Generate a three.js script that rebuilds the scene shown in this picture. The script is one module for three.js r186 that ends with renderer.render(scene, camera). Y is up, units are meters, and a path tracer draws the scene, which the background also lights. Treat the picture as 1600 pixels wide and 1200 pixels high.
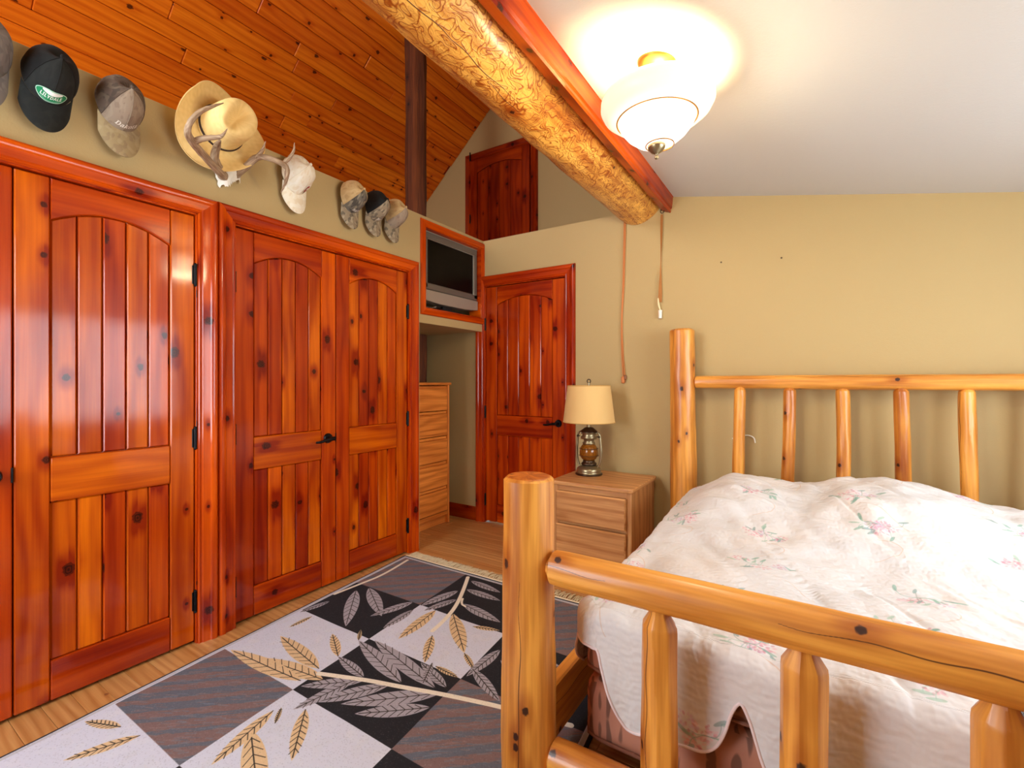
import * as THREE from 'three';
import { RoundedBoxGeometry } from 'three/addons/geometries/RoundedBoxGeometry.js';
import { mergeGeometries, mergeVertices, toCreasedNormals } from 'three/addons/utils/BufferGeometryUtils.js';
import { RectAreaLightUniformsLib } from 'three/addons/lights/RectAreaLightUniformsLib.js';

// ---------------------------------------------------------------- camera, sky, lights, exposure
// Room axes used below: X to the right along the bed wall, Y up, Z away from the camera (three's -z).
const scene = new THREE.Scene();
const FOCAL = 733, EYE = 1.244, YAW = Math.atan(468 / FOCAL);
const camera = new THREE.PerspectiveCamera(2 * Math.atan(600 / FOCAL) * 180 / Math.PI, 1600 / 1200, 0.05, 60);
camera.position.set(0, EYE, 0);
camera.rotation.y = YAW;
camera.setViewOffset(1600, 1200, 0, 4, 1600, 1200);

scene.background = new THREE.Color(0.80, 0.90, 1.0);
scene.backgroundIntensity = 5.0;

const renderer = new THREE.WebGLRenderer({ antialias: true });
renderer.toneMapping = THREE.LinearToneMapping;
renderer.toneMappingExposure = 1.25;
renderer.shadowMap.enabled = true;
RectAreaLightUniformsLib.init();

const WINDOWS = [   // daylight: [centre x, y, Z], width, height, facing (degrees about y), strength
  { at: [1.70, 1.38, 1.78], w: 1.75, h: 1.15, turn: 90, power: 4.0, tone: [0.95, 0.98, 1.0] },       // right wall
  { at: [-1.80, 1.42, -1.14], w: 0.90, h: 1.40, turn: 180, power: 9, tone: [0.88, 0.94, 1.0] },
  { at: [-2.75, 3.05, -1.14], w: 1.05, h: 0.95, turn: 180, power: 15, tone: [1.0, 0.97, 0.92] },   // wall behind the camera: beside the closets, then high in its gable
];
const LAMP_POWER = 2.0, LAMP_GLOW = 1.3;

// ---------------------------------------------------------------- small helpers
const V = (x, y, Z) => new THREE.Vector3(x, y, -Z);
function rng(a) { return () => { a = (a + 0x6d2b79f5) | 0; let t = Math.imul(a ^ (a >>> 15), 1 | a); t = (t + Math.imul(t ^ (t >>> 7), 61 | t)) ^ t; return ((t ^ (t >>> 14)) >>> 0) / 4294967296; }; }
const clamp = (x, a = 0, b = 1) => Math.min(b, Math.max(a, x));
const lerp = (a, b, t) => a + (b - a) * t;
const smooth = (a, b, x) => { const t = clamp((x - a) / (b - a)); return t * t * (3 - 2 * t); };
const PERM = new Uint8Array(512), GX = new Float32Array(256), GY = new Float32Array(256);
{ const r = rng(7), p = [...Array(256).keys()]; for (let i = 255; i > 0; i--) { const j = Math.floor(r() * (i + 1)); [p[i], p[j]] = [p[j], p[i]]; } for (let i = 0; i < 512; i++) PERM[i] = p[i & 255]; for (let i = 0; i < 256; i++) { const a = r() * 6.2832; GX[i] = Math.cos(a); GY[i] = Math.sin(a); } }
function noise(x, y) {
  const X = Math.floor(x), Y = Math.floor(y), u = x - X, v = y - Y, i = X & 255, j = Y & 255;
  const a = PERM[i + PERM[j]], b = PERM[((i + 1) & 255) + PERM[j]], c = PERM[i + PERM[(j + 1) & 255]], d = PERM[((i + 1) & 255) + PERM[(j + 1) & 255]];
  const s = u * u * u * (u * (u * 6 - 15) + 10), t = v * v * v * (v * (v * 6 - 15) + 10);
  const p = GX[a] * u + GY[a] * v, q = GX[b] * (u - 1) + GY[b] * v, m = GX[c] * u + GY[c] * (v - 1), n = GX[d] * (u - 1) + GY[d] * (v - 1);
  return 1.4 * (p + s * (q - p) + t * ((m + s * (n - m)) - (p + s * (q - p))));
}

const used = {};
function numbered(name) { const n = used[name] = (used[name] ?? -1) + 1; return n ? name + '_' + String(n).padStart(3, '0') : name; }
function shadows(o) { o.castShadow = o.receiveShadow = true; return o; }
function mesh(name, geo, mat, parent) { const m = shadows(new THREE.Mesh(geo, mat)); m.name = name; if (parent) parent.add(m); return m; }
function thing(name, label, category, at = V(0, 0, 0), group) {
  const o = new THREE.Group(); o.name = numbered(name); o.position.copy(at); o.userData = { label, category };
  if (group) o.userData.group = group;
  scene.add(o); return o;
}
function structure(name, label, category) { const o = new THREE.Group(); o.name = name; o.userData = { kind: 'structure', label, category }; scene.add(o); return o; }

// ---------------------------------------------------------------- textures
function dataTexture(w, h, W, H, f, srgb = true) {
  const d = new Uint8Array(w * h * 4), c = [0, 0, 0];
  for (let j = 0, o = 0; j < h; j++) for (let i = 0; i < w; i++, o += 4) { f((i + 0.5) / w * W, (j + 0.5) / h * H, c); d[o] = clamp(c[0], 0, 255); d[o + 1] = clamp(c[1], 0, 255); d[o + 2] = clamp(c[2], 0, 255); d[o + 3] = 255; }
  const t = new THREE.DataTexture(d, w, h); t.magFilter = t.minFilter = THREE.LinearFilter; t.wrapS = t.wrapT = THREE.MirroredRepeatWrapping; t.repeat.set(1 / W, 1 / H);
  if (srgb) t.colorSpace = THREE.SRGBColorSpace; t.needsUpdate = true; return t;
}
// Sawn wood: grain along v, growth lines bent round knots. u and v in metres.
function woodTexture({ w = 768, h = 1024, W = 0.75, H = 1.0, light, dark, knot, freq = 26, knots = 8, kr = [0.010, 0.022], seed = 1, ring = 0.35, streak = 0.35, blotch = 0.4, halo = 0.5, contrast = 1 }) {
  const r = rng(seed), list = [], so = seed * 17.3;
  for (let i = 0; i < knots; i++) list.push([lerp(0.05, W - 0.05, (i * 0.618 + 0.2 * r()) % 1), lerp(0.05, H - 0.05, (i + 0.2 + 0.6 * r()) / knots), lerp(kr[0], kr[1], r() ** 1.5), r() * 0.6 + 0.6]);
  return dataTexture(w, h, W, H, (u, v, c) => {
    let g = u * freq + 0.9 * noise(u * 4 + so, v * 1.1) + 0.25 * noise(u * 14, v * 3 + so), k = 0, hl = 0, kd = 9;
    for (const [ku, kv, s, e] of list) {
      const dx = u - ku, dy = v - kv; if (Math.abs(dx) > s * 9 || Math.abs(dy) > s * 16) continue;
      g += freq * s * 1.5 * Math.sign(dx || 1) * Math.exp(-((dy / (s * 4)) ** 2) - Math.abs(dx) / (s * 2.2));
      const d = Math.hypot(dx, dy * e) / s * (1 + 0.25 * noise(u * 90 + so, v * 90)); kd = Math.min(kd, d);
      if (halo) k = Math.max(k, smooth(1.15, 0.8, d)); hl = Math.max(hl, smooth(3.4, 0.9, Math.hypot(dx * 1.2, dy * 0.55) / s));
    }
    const rr = (0.5 + 0.5 * Math.sin(g * 6.2832)) ** 1.8, st = 0.5 + 0.5 * noise(u * 75 + so, v * 2.2) + 0.3 * noise(u * 210, v * 6 + so), bl = 0.5 + 0.6 * noise(u * 5 + so, v * 1.6 + so);
    const t = clamp((ring * rr + streak * st + blotch * bl) * contrast + halo * hl * (0.6 + 0.4 * rr)), kk = k * (0.75 + 0.25 * Math.sin(kd * 14));
    for (let n = 0; n < 3; n++) c[n] = lerp(lerp(light[n], dark[n], t), knot[n], kk);
  });
}
// A peeled log: long streaks, drying cracks, knots and (for the beam) the curly galleries that bark beetles leave.
function logTexture({ w = 768, h = 1024, W = 0.8, H = 1.1, light, dark, knot, seed, curls = 0, knots = 7, cracks = 4 }) {
  const r = rng(seed), list = [], so = seed * 9.1, cr = [];
  for (let i = 0; i < knots; i++) list.push([r() * W, r() * H, 0.006 + 0.007 * r()]);
  for (let i = 0; i < cracks; i++) cr.push([r() * W, r() * H, 0.12 + 0.3 * r()]);
  return dataTexture(w, h, W, H, (u, v, c) => {
    let t = 0.36 + 0.5 * noise(u * 11 + so, v * 1.7) + 0.28 * noise(u * 48, v * 3.5 + so) + 0.14 * noise(u * 150 + so, v * 8), k = 0;
    if (curls) {
      const wx = 0.05 * noise(u * 16 + so, v * 12), wy = 0.05 * noise(u * 15, v * 11 + so);
      const a = Math.abs(noise((u + wx) * 42 + so, (v + wy) * 22)), b = Math.abs(noise((u - wy) * 70, (v + wx) * 38 + so));
      t += curls * (0.75 * smooth(0.16, 0.0, a) + 0.4 * smooth(0.12, 0.0, b) - 0.12) + 0.22 * noise(u * 26 + so, v * 15);
    }
    for (const [ku, kv, s] of list) { const d = Math.hypot(u - ku, (v - kv) * 0.8) / s * (1 + 0.3 * noise(u * 120, v * 120)); k = Math.max(k, smooth(1.2, 0.7, d)); t += 0.35 * smooth(3.6, 0.8, Math.hypot(u - ku, (v - kv) * 0.45) / s); }
    for (const [cu, cv, l] of cr) { const d = Math.abs(u - cu - 0.012 * noise(v * 6, cu * 50)), e = Math.abs(v - cv) / l; if (e < 1) k = Math.max(k, 0.85 * smooth(0.0006 + 0.0018 * (1 - e), 0.0003, d)); }
    t = clamp(t);
    for (let n = 0; n < 3; n++) c[n] = lerp(lerp(light[n], dark[n], t), knot[n], k);
  });
}
function canvasTexture(w, h, draw, W = 1, H = 1) {
  const cv = document.createElement('canvas'); cv.width = w; cv.height = h; draw(cv.getContext('2d'), w, h);
  const t = new THREE.CanvasTexture(cv); t.colorSpace = THREE.SRGBColorSpace; t.wrapS = t.wrapT = THREE.RepeatWrapping; t.repeat.set(1 / W, 1 / H); return t;
}

// ---------------------------------------------------------------- materials
const std = (o) => new THREE.MeshStandardMaterial(o), phys = (o) => new THREE.MeshPhysicalMaterial(o);
const tint = (r, g, b) => new THREE.Color().setRGB(r, g, b);
const TX = {
  pine: woodTexture({ w: 1024, h: 1536, W: 0.9, H: 1.35, light: [244, 116, 4], dark: [138, 30, 0], knot: [46, 8, 2], freq: 16, knots: 13, kr: [0.007, 0.026], seed: 11, ring: 0.2, streak: 0.2, blotch: 0.72, halo: 0.6 }),
  ceil: woodTexture({ light: [255, 146, 28], dark: [206, 84, 6], knot: [48, 14, 4], freq: 17, knots: 11, kr: [0.008, 0.018], seed: 23, ring: 0.3, streak: 0.3, blotch: 0.35, halo: 0.35 }),
  oak: woodTexture({ light: [232, 178, 116], dark: [160, 98, 46], knot: [120, 70, 30], freq: 15, knots: 5, kr: [0.012, 0.02], seed: 31, ring: 0.34, streak: 0.42, blotch: 0.3, halo: 0.0 }),
  floor: woodTexture({ w: 512, h: 1024, W: 0.5, light: [222, 174, 112], dark: [176, 118, 60], knot: [120, 66, 30], freq: 28, knots: 3, kr: [0.004, 0.008], seed: 41, ring: 0.35, streak: 0.4, blotch: 0.35 }),
  log: logTexture({ light: [236, 166, 70], dark: [150, 74, 14], knot: [56, 24, 10], seed: 5, knots: 13, cracks: 2 }),
  beam: logTexture({ w: 1024, h: 1536, W: 1.12, H: 1.9, light: [248, 190, 88], dark: [150, 68, 8], knot: [66, 28, 8], seed: 8, curls: 0.9, knots: 12, cracks: 9 }),
  post: logTexture({ w: 512, h: 1024, light: [124, 64, 26], dark: [62, 26, 8], knot: [34, 14, 8], seed: 14, cracks: 26 }),
};
const gloss = { roughness: 0.45, specularIntensity: 0.12, clearcoat: 0.6, clearcoatRoughness: 0.1 };
const PINE = [tint(1, 1, 1), tint(0.86, 0.72, 0.7), tint(1, 1.25, 1.1), tint(0.78, 0.6, 0.6)].map((color) => phys({ map: TX.pine, color, ...gloss }));
const TRIM = phys({ map: TX.pine, color: tint(0.95, 0.8, 0.75), ...gloss }), TRIMRED = phys({ map: TX.pine, color: tint(0.7, 0.42, 0.45), ...gloss });
const DARKPINE = phys({ map: TX.pine, color: tint(0.5, 0.3, 0.3), ...gloss });
const CEIL = [tint(1, 1, 1), tint(0.92, 0.84, 0.8), tint(1.0, 1.05, 1.0), tint(0.84, 0.72, 0.64)].map((color) => phys({ map: TX.ceil, color, roughness: 0.5, specularIntensity: 0.3, clearcoat: 0.15, clearcoatRoughness: 0.25 }));
const FLOOR = [tint(1, 1, 1), tint(0.9, 0.86, 0.82), tint(1.0, 0.96, 0.9)].map((color) => phys({ map: TX.floor, color, roughness: 0.4, clearcoat: 0.3, clearcoatRoughness: 0.2 }));
const OAK = std({ map: TX.oak, roughness: 0.42 }), OAKDARK = std({ map: TX.oak, color: tint(1.25, 0.86, 0.38), roughness: 0.42 });
const LOG = phys({ map: TX.log, roughness: 0.42, clearcoat: 0.3, clearcoatRoughness: 0.2 });
const ENDGRAIN = phys({ map: TX.log, color: tint(0.75, 0.5, 0.32), roughness: 0.5 });
const BEAM = phys({ map: TX.beam, bumpMap: TX.beam, bumpScale: 0.004, roughness: 0.42, clearcoat: 0.35, clearcoatRoughness: 0.22 });
const POSTWOOD = std({ map: TX.post, bumpMap: TX.post, bumpScale: 0.003, roughness: 0.85 });
const wallBump = dataTexture(256, 256, 0.4, 0.4, (u, v, c) => { const t = 128 + 60 * noise(u * 160, v * 160) + 50 * noise(u * 60, v * 60); c[0] = c[1] = c[2] = t; }, false);
const PAINT = std({ color: '#b69e6c', roughness: 0.75, bumpMap: wallBump, bumpScale: 0.0006 });
const WHITE = std({ color: '#cac9c5', roughness: 0.85, bumpMap: wallBump, bumpScale: 0.0006 });
const BLACKIRON = std({ color: '#15171a', metalness: 0.7, roughness: 0.35 });
const BRONZE = std({ color: '#a86f35', metalness: 0.85, roughness: 0.36 });
const DARKBRONZE = std({ color: '#4c3b2c', metalness: 0.8, roughness: 0.35 });
const DULLBRASS = std({ color: '#9c9070', metalness: 0.85, roughness: 0.32 });

// ---------------------------------------------------------------- geometry helpers
// Texture coordinates in metres: v runs along the grain axis, u across it.
function grain(geo, axis = 'y', ou = 0, ov = 0) {
  if (geo.index) geo = geo.toNonIndexed();
  if (!geo.attributes.normal) geo.computeVertexNormals();
  const p = geo.attributes.position, n = geo.attributes.normal, g = 'xyz'.indexOf(axis), uv = new Float32Array(p.count * 2);
  for (let i = 0; i < p.count; i += 3) {
    const m = [0, 1, 2].map((k) => Math.abs(n.getComponent(i, k) + n.getComponent(i + 1, k) + n.getComponent(i + 2, k)));
    let a = m.indexOf(Math.max(...m)), r;
    if (a === g) { r = (g + 1) % 3; for (let j = i; j < i + 3; j++) { uv[2 * j] = ou + p.getComponent(j, r); uv[2 * j + 1] = ov + 0.3 * p.getComponent(j, 3 - g - r); } } else { r = 3 - g - a; for (let j = i; j < i + 3; j++) { uv[2 * j] = ou + p.getComponent(j, r) + p.getComponent(j, a) * 0.5; uv[2 * j + 1] = ov + p.getComponent(j, g); } }
  }
  geo.setAttribute('uv', new THREE.BufferAttribute(uv, 2)); return geo;
}
function flat(tris) { const g = new THREE.BufferGeometry(); g.setAttribute('position', new THREE.Float32BufferAttribute(tris, 3)); g.computeVertexNormals(); return g; }
// A box with chamfered edges (44 triangles), centred on its middle.
function chamferBox(w, h, d, b = 0.003) {
  const X = w / 2, Y = h / 2, Z = d / 2, t = [], H = [X, Y, Z]; b = Math.min(b, X * 0.9, Y * 0.9, Z * 0.9);
  const at = (a, sa, bb, sb, c, sc) => { const v = [0, 0, 0]; v[a] = sa * H[a]; v[bb] = sb * (H[bb] - b); v[c] = sc * (H[c] - b); return v; };
  const tri = (p, q, r) => { const n = [(q[1] - p[1]) * (r[2] - p[2]) - (q[2] - p[2]) * (r[1] - p[1]), (q[2] - p[2]) * (r[0] - p[0]) - (q[0] - p[0]) * (r[2] - p[2]), (q[0] - p[0]) * (r[1] - p[1]) - (q[1] - p[1]) * (r[0] - p[0])]; if (n[0] * (p[0] + q[0] + r[0]) + n[1] * (p[1] + q[1] + r[1]) + n[2] * (p[2] + q[2] + r[2]) < 0) [q, r] = [r, q]; t.push(...p, ...q, ...r); };
  const quad = (p, q, r, s) => { tri(p, q, r); tri(p, r, s); };
  for (let a = 0; a < 3; a++) { const bb = (a + 1) % 3, c = (a + 2) % 3; for (const s of [-1, 1]) { quad(at(a, s, bb, -1, c, -1), at(a, s, bb, 1, c, -1), at(a, s, bb, 1, c, 1), at(a, s, bb, -1, c, 1)); for (const q of [-1, 1]) quad(at(a, s, bb, q, c, -1), at(a, s, bb, q, c, 1), at(bb, q, c, 1, a, s), at(bb, q, c, -1, a, s)); } }
  for (const i of [-1, 1]) for (const j of [-1, 1]) for (const k of [-1, 1]) tri(at(0, i, 1, j, 2, k), at(1, j, 2, k, 0, i), at(2, k, 0, i, 1, j));
  return flat(t);
}
function boxAt(x0, x1, y0, y1, z0, z1, b = 0.003) { return chamferBox(x1 - x0, y1 - y0, z1 - z0, b).translate((x0 + x1) / 2, (y0 + y1) / 2, (z0 + z1) / 2); }
// a box given by room coordinates (Z away from the camera)
function roomBox(x0, x1, y0, y1, Z0, Z1, b = 0.002) { return boxAt(x0, x1, y0, y1, -Z1, -Z0, b); }
function join(list) { return mergeGeometries(list.map((g) => { g = g.index ? g.toNonIndexed() : g; for (const k of Object.keys(g.attributes)) if (!['position', 'normal', 'uv'].includes(k)) g.deleteAttribute(k); if (!g.attributes.uv) g.setAttribute('uv', new THREE.BufferAttribute(new Float32Array(g.attributes.position.count * 2), 2)); return g; })); }
function grid(nu, nv, f, closed = false) {   // f(s, t) -> [x, y, z, u, v]
  const p = [], uv = [], ix = [];
  for (let j = 0; j <= nv; j++) for (let i = 0; i <= nu; i++) { const q = f(i / nu, j / nv); p.push(q[0], q[1], q[2]); uv.push(q[3] ?? i / nu, q[4] ?? j / nv); }
  for (let j = 0; j < nv; j++) for (let i = 0; i < nu; i++) { const a = j * (nu + 1) + i, b = a + 1, c = a + nu + 1, d = c + 1; ix.push(a, b, d, a, d, c); }
  const g = new THREE.BufferGeometry(); g.setAttribute('position', new THREE.Float32BufferAttribute(p, 3)); g.setAttribute('uv', new THREE.Float32BufferAttribute(uv, 2)); g.setIndex(ix); g.computeVertexNormals();
  if (closed) { const n = g.attributes.normal; for (let j = 0; j <= nv; j++) { const a = j * (nu + 1), b = a + nu, v = new THREE.Vector3(n.getX(a) + n.getX(b), n.getY(a) + n.getY(b), n.getZ(a) + n.getZ(b)).normalize(); n.setXYZ(a, v.x, v.y, v.z); n.setXYZ(b, v.x, v.y, v.z); } }
  return g;
}
// A round piece that follows a curve with a changing radius.
function taperTube(points, radii, segments = 24, sides = 10, bumps = 0) {
  const curve = new THREE.CatmullRomCurve3(points, false, 'centripetal'), fr = curve.computeFrenetFrames(segments), cap = 3;
  const at = (k) => { const t = clamp(k / segments), q = t * (radii.length - 1), i = Math.min(radii.length - 2, Math.floor(q)); return [curve.getPoint(t), lerp(radii[i], radii[i + 1], q - i), t]; };
  return grid(sides, segments + 2, (s, t) => {
    const k = Math.round(t * (segments + 2)) - 1, kk = clamp(k, 0, segments), [c, r0] = at(kk), r = (k < 0 || k > segments ? 0.0001 : r0) * (1 + bumps * noise(s * 9 + kk, kk * 0.7)), a = s * Math.PI * 2;
    const v = c.clone().addScaledVector(fr.normals[kk], r * Math.cos(a)).addScaledVector(fr.binormals[kk], r * Math.sin(a));
    return [v.x, v.y, v.z, s * 6.28 * r0, t * curve.getLength()];
  }, true);
}
function lathe(points, sides = 40) { return new THREE.LatheGeometry(points.map(([r, y]) => new THREE.Vector2(Math.max(r, 0.0001), y)), sides); }
function tube(points, r, seg = 40, sides = 8) { return new THREE.TubeGeometry(new THREE.CatmullRomCurve3(points, false, 'centripetal'), seg, r, sides); }
// A hand-peeled log along +y from 0 to length: uneven radius, drawknife facets, bevelled or tenoned ends.
function logGeo(length, r0, r1, { seed = 1, facets = 9, facet = 0.45, end0 = 'bevel', end1 = 'bevel', rings = 26, sides = 27, rough = 0.035, bend = 0, bevel = 0.35 } = {}) {
  const ys = [], so = seed * 13.7, bv = bevel * r0, add = (y, k) => ys.push([y, k]);
  if (end0 === 'bevel') { add(0, 1 - bevel * 0.7); add(bv * 0.6, 1); } else if (end0 === 'tenon') { add(0, 0.55); add(0.012, 0.6); add(bv * 1.4, 0.97); } else add(0, 1);
  const a = ys[ys.length - 1][0], tail = [];
  if (end1 === 'bevel') tail.push([length - bv * 0.6, 1], [length, 1 - bevel * 0.7]); else if (end1 === 'tenon') tail.push([length - bv * 1.4, 0.97], [length - 0.012, 0.6], [length, 0.55]); else tail.push([length, 1]);
  for (let i = 1; i < rings; i++) add(lerp(a, tail[0][0], i / rings), 1);
  ys.push(...tail);
  const body = grid(sides, ys.length - 1, (s, t) => {
    const [y, k] = ys[Math.round(t * (ys.length - 1))], th = s * Math.PI * 2, q = y / length, n = Math.PI / facets, m = ((th + 0.15 * Math.sin(y * 5 + so)) % (2 * n)) - n;
    const poly = lerp(1, Math.cos(n) / Math.cos(m) * 1.03, facet), c = Math.cos(th), d = Math.sin(th);
    let r = lerp(r0, r1, q) * k * poly * (1 + rough * (noise(c * 1.1 + so, y * 2.6 + d) + 0.6 * noise(d * 1.3 - so, y * 6 + c)));
    const bx = bend * Math.sin(q * 3.1 + so) * r0, bz = bend * Math.cos(q * 4.3 + so * 2) * r0;
    return [r * c + bx, y, r * d + bz, s * 6.2832 * r0 + so, y + so];
  }, true);
  const parts = [toCreasedNormals(body, 0.5)];
  const p = body.attributes.position;
  for (const [row, sgn] of [[0, -1], [ys.length - 1, 1]]) { const t = []; let cx = 0, cz = 0; for (let i = 0; i < sides; i++) { cx += p.getX(row * (sides + 1) + i) / sides; cz += p.getZ(row * (sides + 1) + i) / sides; } const y = p.getY(row * (sides + 1)); for (let i = 0; i < sides; i++) { const A = row * (sides + 1) + i, B = A + 1, a1 = [p.getX(A), y, p.getZ(A)], b1 = [p.getX(B), y, p.getZ(B)]; if (sgn < 0) t.push(cx, y, cz, ...a1, ...b1); else t.push(cx, y, cz, ...b1, ...a1); } parts.push(grain(flat(t), 'x', so, so)); }
  return join(parts);
}
function between(m, a, b) { m.position.copy(a); m.quaternion.setFromUnitVectors(new THREE.Vector3(0, 1, 0), b.clone().sub(a).normalize()); return m; }

// ---------------------------------------------------------------- the room: sizes
const XL = -2.463, ZB = 3.38, XR = 1.76, ZF = -1.2, TOPL = 2.49, NX = -3.32;   // closet wall, bed wall, right wall, wall behind the camera, height of the closet wall, back of the niche
const RISE = 0.89, R0 = 7.527, roofY = (x) => R0 + RISE * x;                     // plank ceiling
const whiteY = (x) => 2.54 - 0.197 * (x + 0.83);                               // white ceiling
const ZG = 4.7, EAVE = (TOPL - R0) / RISE, LOGX = -1.07, LOGY = 2.57, LOGR = 0.178;

// ---------------------------------------------------------------- floor
{
  const fl = structure('floor', 'light hardwood plank floor', 'floor');
  mesh('subfloor', grain(roomBox(NX - 0.3, XR + 0.2, -0.12, -0.014, ZF - 0.2, ZB + 0.2), 'x'), FLOOR[1], fl);
  const r = rng(3), pitch = 0.086, cache = {};
  for (let i = 0; i * pitch < ZB - ZF; i++) {
    const Z = ZB - (i + 0.5) * pitch; let x = NX - 0.05 - r() * 1.2;
    while (x < XR) {
      const len = [0.9, 1.2, 1.5, 1.8][Math.floor(r() * 4)], a = Math.max(x, NX - 0.02), b = Math.min(x + len, XR + 0.02); x += len;
      if (b - a < 0.05) continue;
      const L = Math.round((b - a) * 100) / 100, key = L + '/' + Math.floor(r() * 3);
      const g = cache[key] ??= grain(chamferBox(L - 0.0012, 0.014, pitch - 0.001, 0.0012), 'x', r() * 5, r() * 5);
      const m = mesh('plank', g, FLOOR[Math.floor(r() * 3)], fl); m.position.copy(V(a + L / 2, -0.007, Z));
    }
  }
}

// ---------------------------------------------------------------- walls
// A wall panel: outline in (along, up), extruded by thickness; along runs with room Z for side walls, X for end walls.
function wallPanel(outline, holes, thickness) {
  const s = new THREE.Shape(outline.map(([a, b]) => new THREE.Vector2(a, b)));
  for (const h of holes) s.holes.push(new THREE.Path(h.map(([a, b]) => new THREE.Vector2(a, b))));
  return new THREE.ExtrudeGeometry(s, { depth: thickness, bevelEnabled: false });
}
const rect = (a, b, c, d) => [[a, c], [b, c], [b, d], [a, d]];
const C1 = [-0.14, 1.075], C2 = [1.245, 2.465], DH = 2.04;     // closet openings along Z
const TV = [2.635, 3.355, 1.80, 2.415];                        // hole for the television
const BD = [-2.445, -1.652, 2.085];                            // bedroom door opening along X
{
  const w = structure('wall_left', 'olive painted closet wall with a ledge along its top', 'wall');
  // front face at XL: extrude towards -x: rotate so that shape x -> room Z (three -z), depth -> +x
  const g = wallPanel([[ZF, 0], [C1[0], 0], [C1[0], DH], [C1[1], DH], [C1[1], 0], [C2[0], 0], [C2[0], DH], [C2[1], DH], [C2[1], 0], [2.575, 0], [2.575, 1.685], [ZB, 1.685], [ZB, TOPL], [ZF, TOPL]], [rect(TV[0], TV[1], TV[2], TV[3])], 0.12);
  const m = mesh('wall_panel', g, PAINT, w); m.rotation.y = Math.PI / 2; m.position.set(XL - 0.12, 0, 0);
  mesh('niche_wall', grain(join([roomBox(NX, XL - 0.12, 0, TOPL - 0.08, 2.475, 2.575), roomBox(NX - 0.1, NX, 0, TOPL - 0.08, 2.475, ZB + 0.1)]), 'y'), PAINT, w);
  mesh('niche_shelf', grain(roomBox(NX, XL - 0.1205, 1.685, 1.79, 2.575, ZB, 0.001), 'z'), PAINT, w);
  mesh('television_box', grain(join([roomBox(NX, XL - 0.121, TV[3] + 0.01, TOPL - 0.085, 2.575, ZB, 0.001), roomBox(-3.0, -2.98, 1.79, TV[3] + 0.01, 2.575, ZB, 0.001)]), 'z'), PAINT, w);
  mesh('closet_roof', grain(roomBox(EAVE - 0.2, XL - 0.0005, TOPL - 0.08, TOPL + 0.004, ZF, ZB + 0.12, 0.004), 'z'), PAINT, w);
}
{
  const w = structure('wall_back', 'olive painted wall behind the log bed', 'wall');
  const top = LOGX + 0.02, g = wallPanel([[NX - 0.1, 0], [BD[0], 0], [BD[0], BD[2]], [BD[1], BD[2]], [BD[1], 0], [XR + 0.1, 0], [XR + 0.1, whiteY(XR) + 0.05], [-0.83, whiteY(-0.83) + 0.05], [top, whiteY(-0.83) + 0.05], [top, TOPL], [NX - 0.1, TOPL]], [], 0.12);
  const m = mesh('wall_panel', g, PAINT, w); m.position.set(0, 0, -ZB - 0.12);
  mesh('wall_above', grain(roomBox(LOGX - 0.06, LOGX + 0.06, LOGY, roofY(LOGX) + 0.1, ZF, ZG), 'y'), PAINT, w);
}
{
  const w = structure('wall_gable', 'olive gable wall of the loft', 'wall');
  const g = wallPanel([[EAVE - 0.2, 2.0], [LOGX + 0.06, 2.0], [LOGX + 0.06, roofY(LOGX) + 0.15], [EAVE - 0.2, TOPL - 0.05]], [], 0.12);
  const m = mesh('wall_panel', g, PAINT, w); m.position.set(0, 0, -ZG - 0.12);
  mesh('loft_floor', grain(roomBox(EAVE - 0.2, LOGX + 0.06, 2.2, 2.3, ZB + 0.12, ZG), 'x'), PAINT, w);
}
function windowIn(n, label, panel, width, height, sill) {   // frame, sill, sash bars and two panes; local x along the wall, z towards the room
  const w = structure('window_' + n, label, 'window'), b = 0.07;
  mesh('window_frame', grain(join([boxAt(-width / 2 - b, -width / 2, -b, height + b, 0, 0.02), boxAt(width / 2, width / 2 + b, -b, height + b, 0, 0.02), boxAt(-width / 2, width / 2, height, height + b, 0, 0.02), boxAt(-width / 2, width / 2, -b, 0, 0, 0.03)]), 'y'), TRIM, w);
  mesh('sash', grain(join([boxAt(-0.03, 0.03, 0, height, -0.09, -0.05), boxAt(-width / 2, -width / 2 + 0.04, 0, height, -0.09, -0.05), boxAt(width / 2 - 0.04, width / 2, 0, height, -0.09, -0.05), boxAt(-width / 2 + 0.04, width / 2 - 0.04, 0, 0.04, -0.09, -0.05), boxAt(-width / 2 + 0.04, width / 2 - 0.04, height - 0.04, height, -0.09, -0.05)]), 'y'), WHITE, w);
  for (const s of [-1, 1]) mesh('pane', boxAt(s < 0 ? -width / 2 + 0.04 : 0.03, s < 0 ? -0.03 : width / 2 - 0.04, 0.04, height - 0.04, -0.072, -0.068, 0.0005), phys({ color: '#ffffff', transmission: 1, thickness: 0, roughness: 0.02, ior: 1.5 }), w);
  return w;
}
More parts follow.
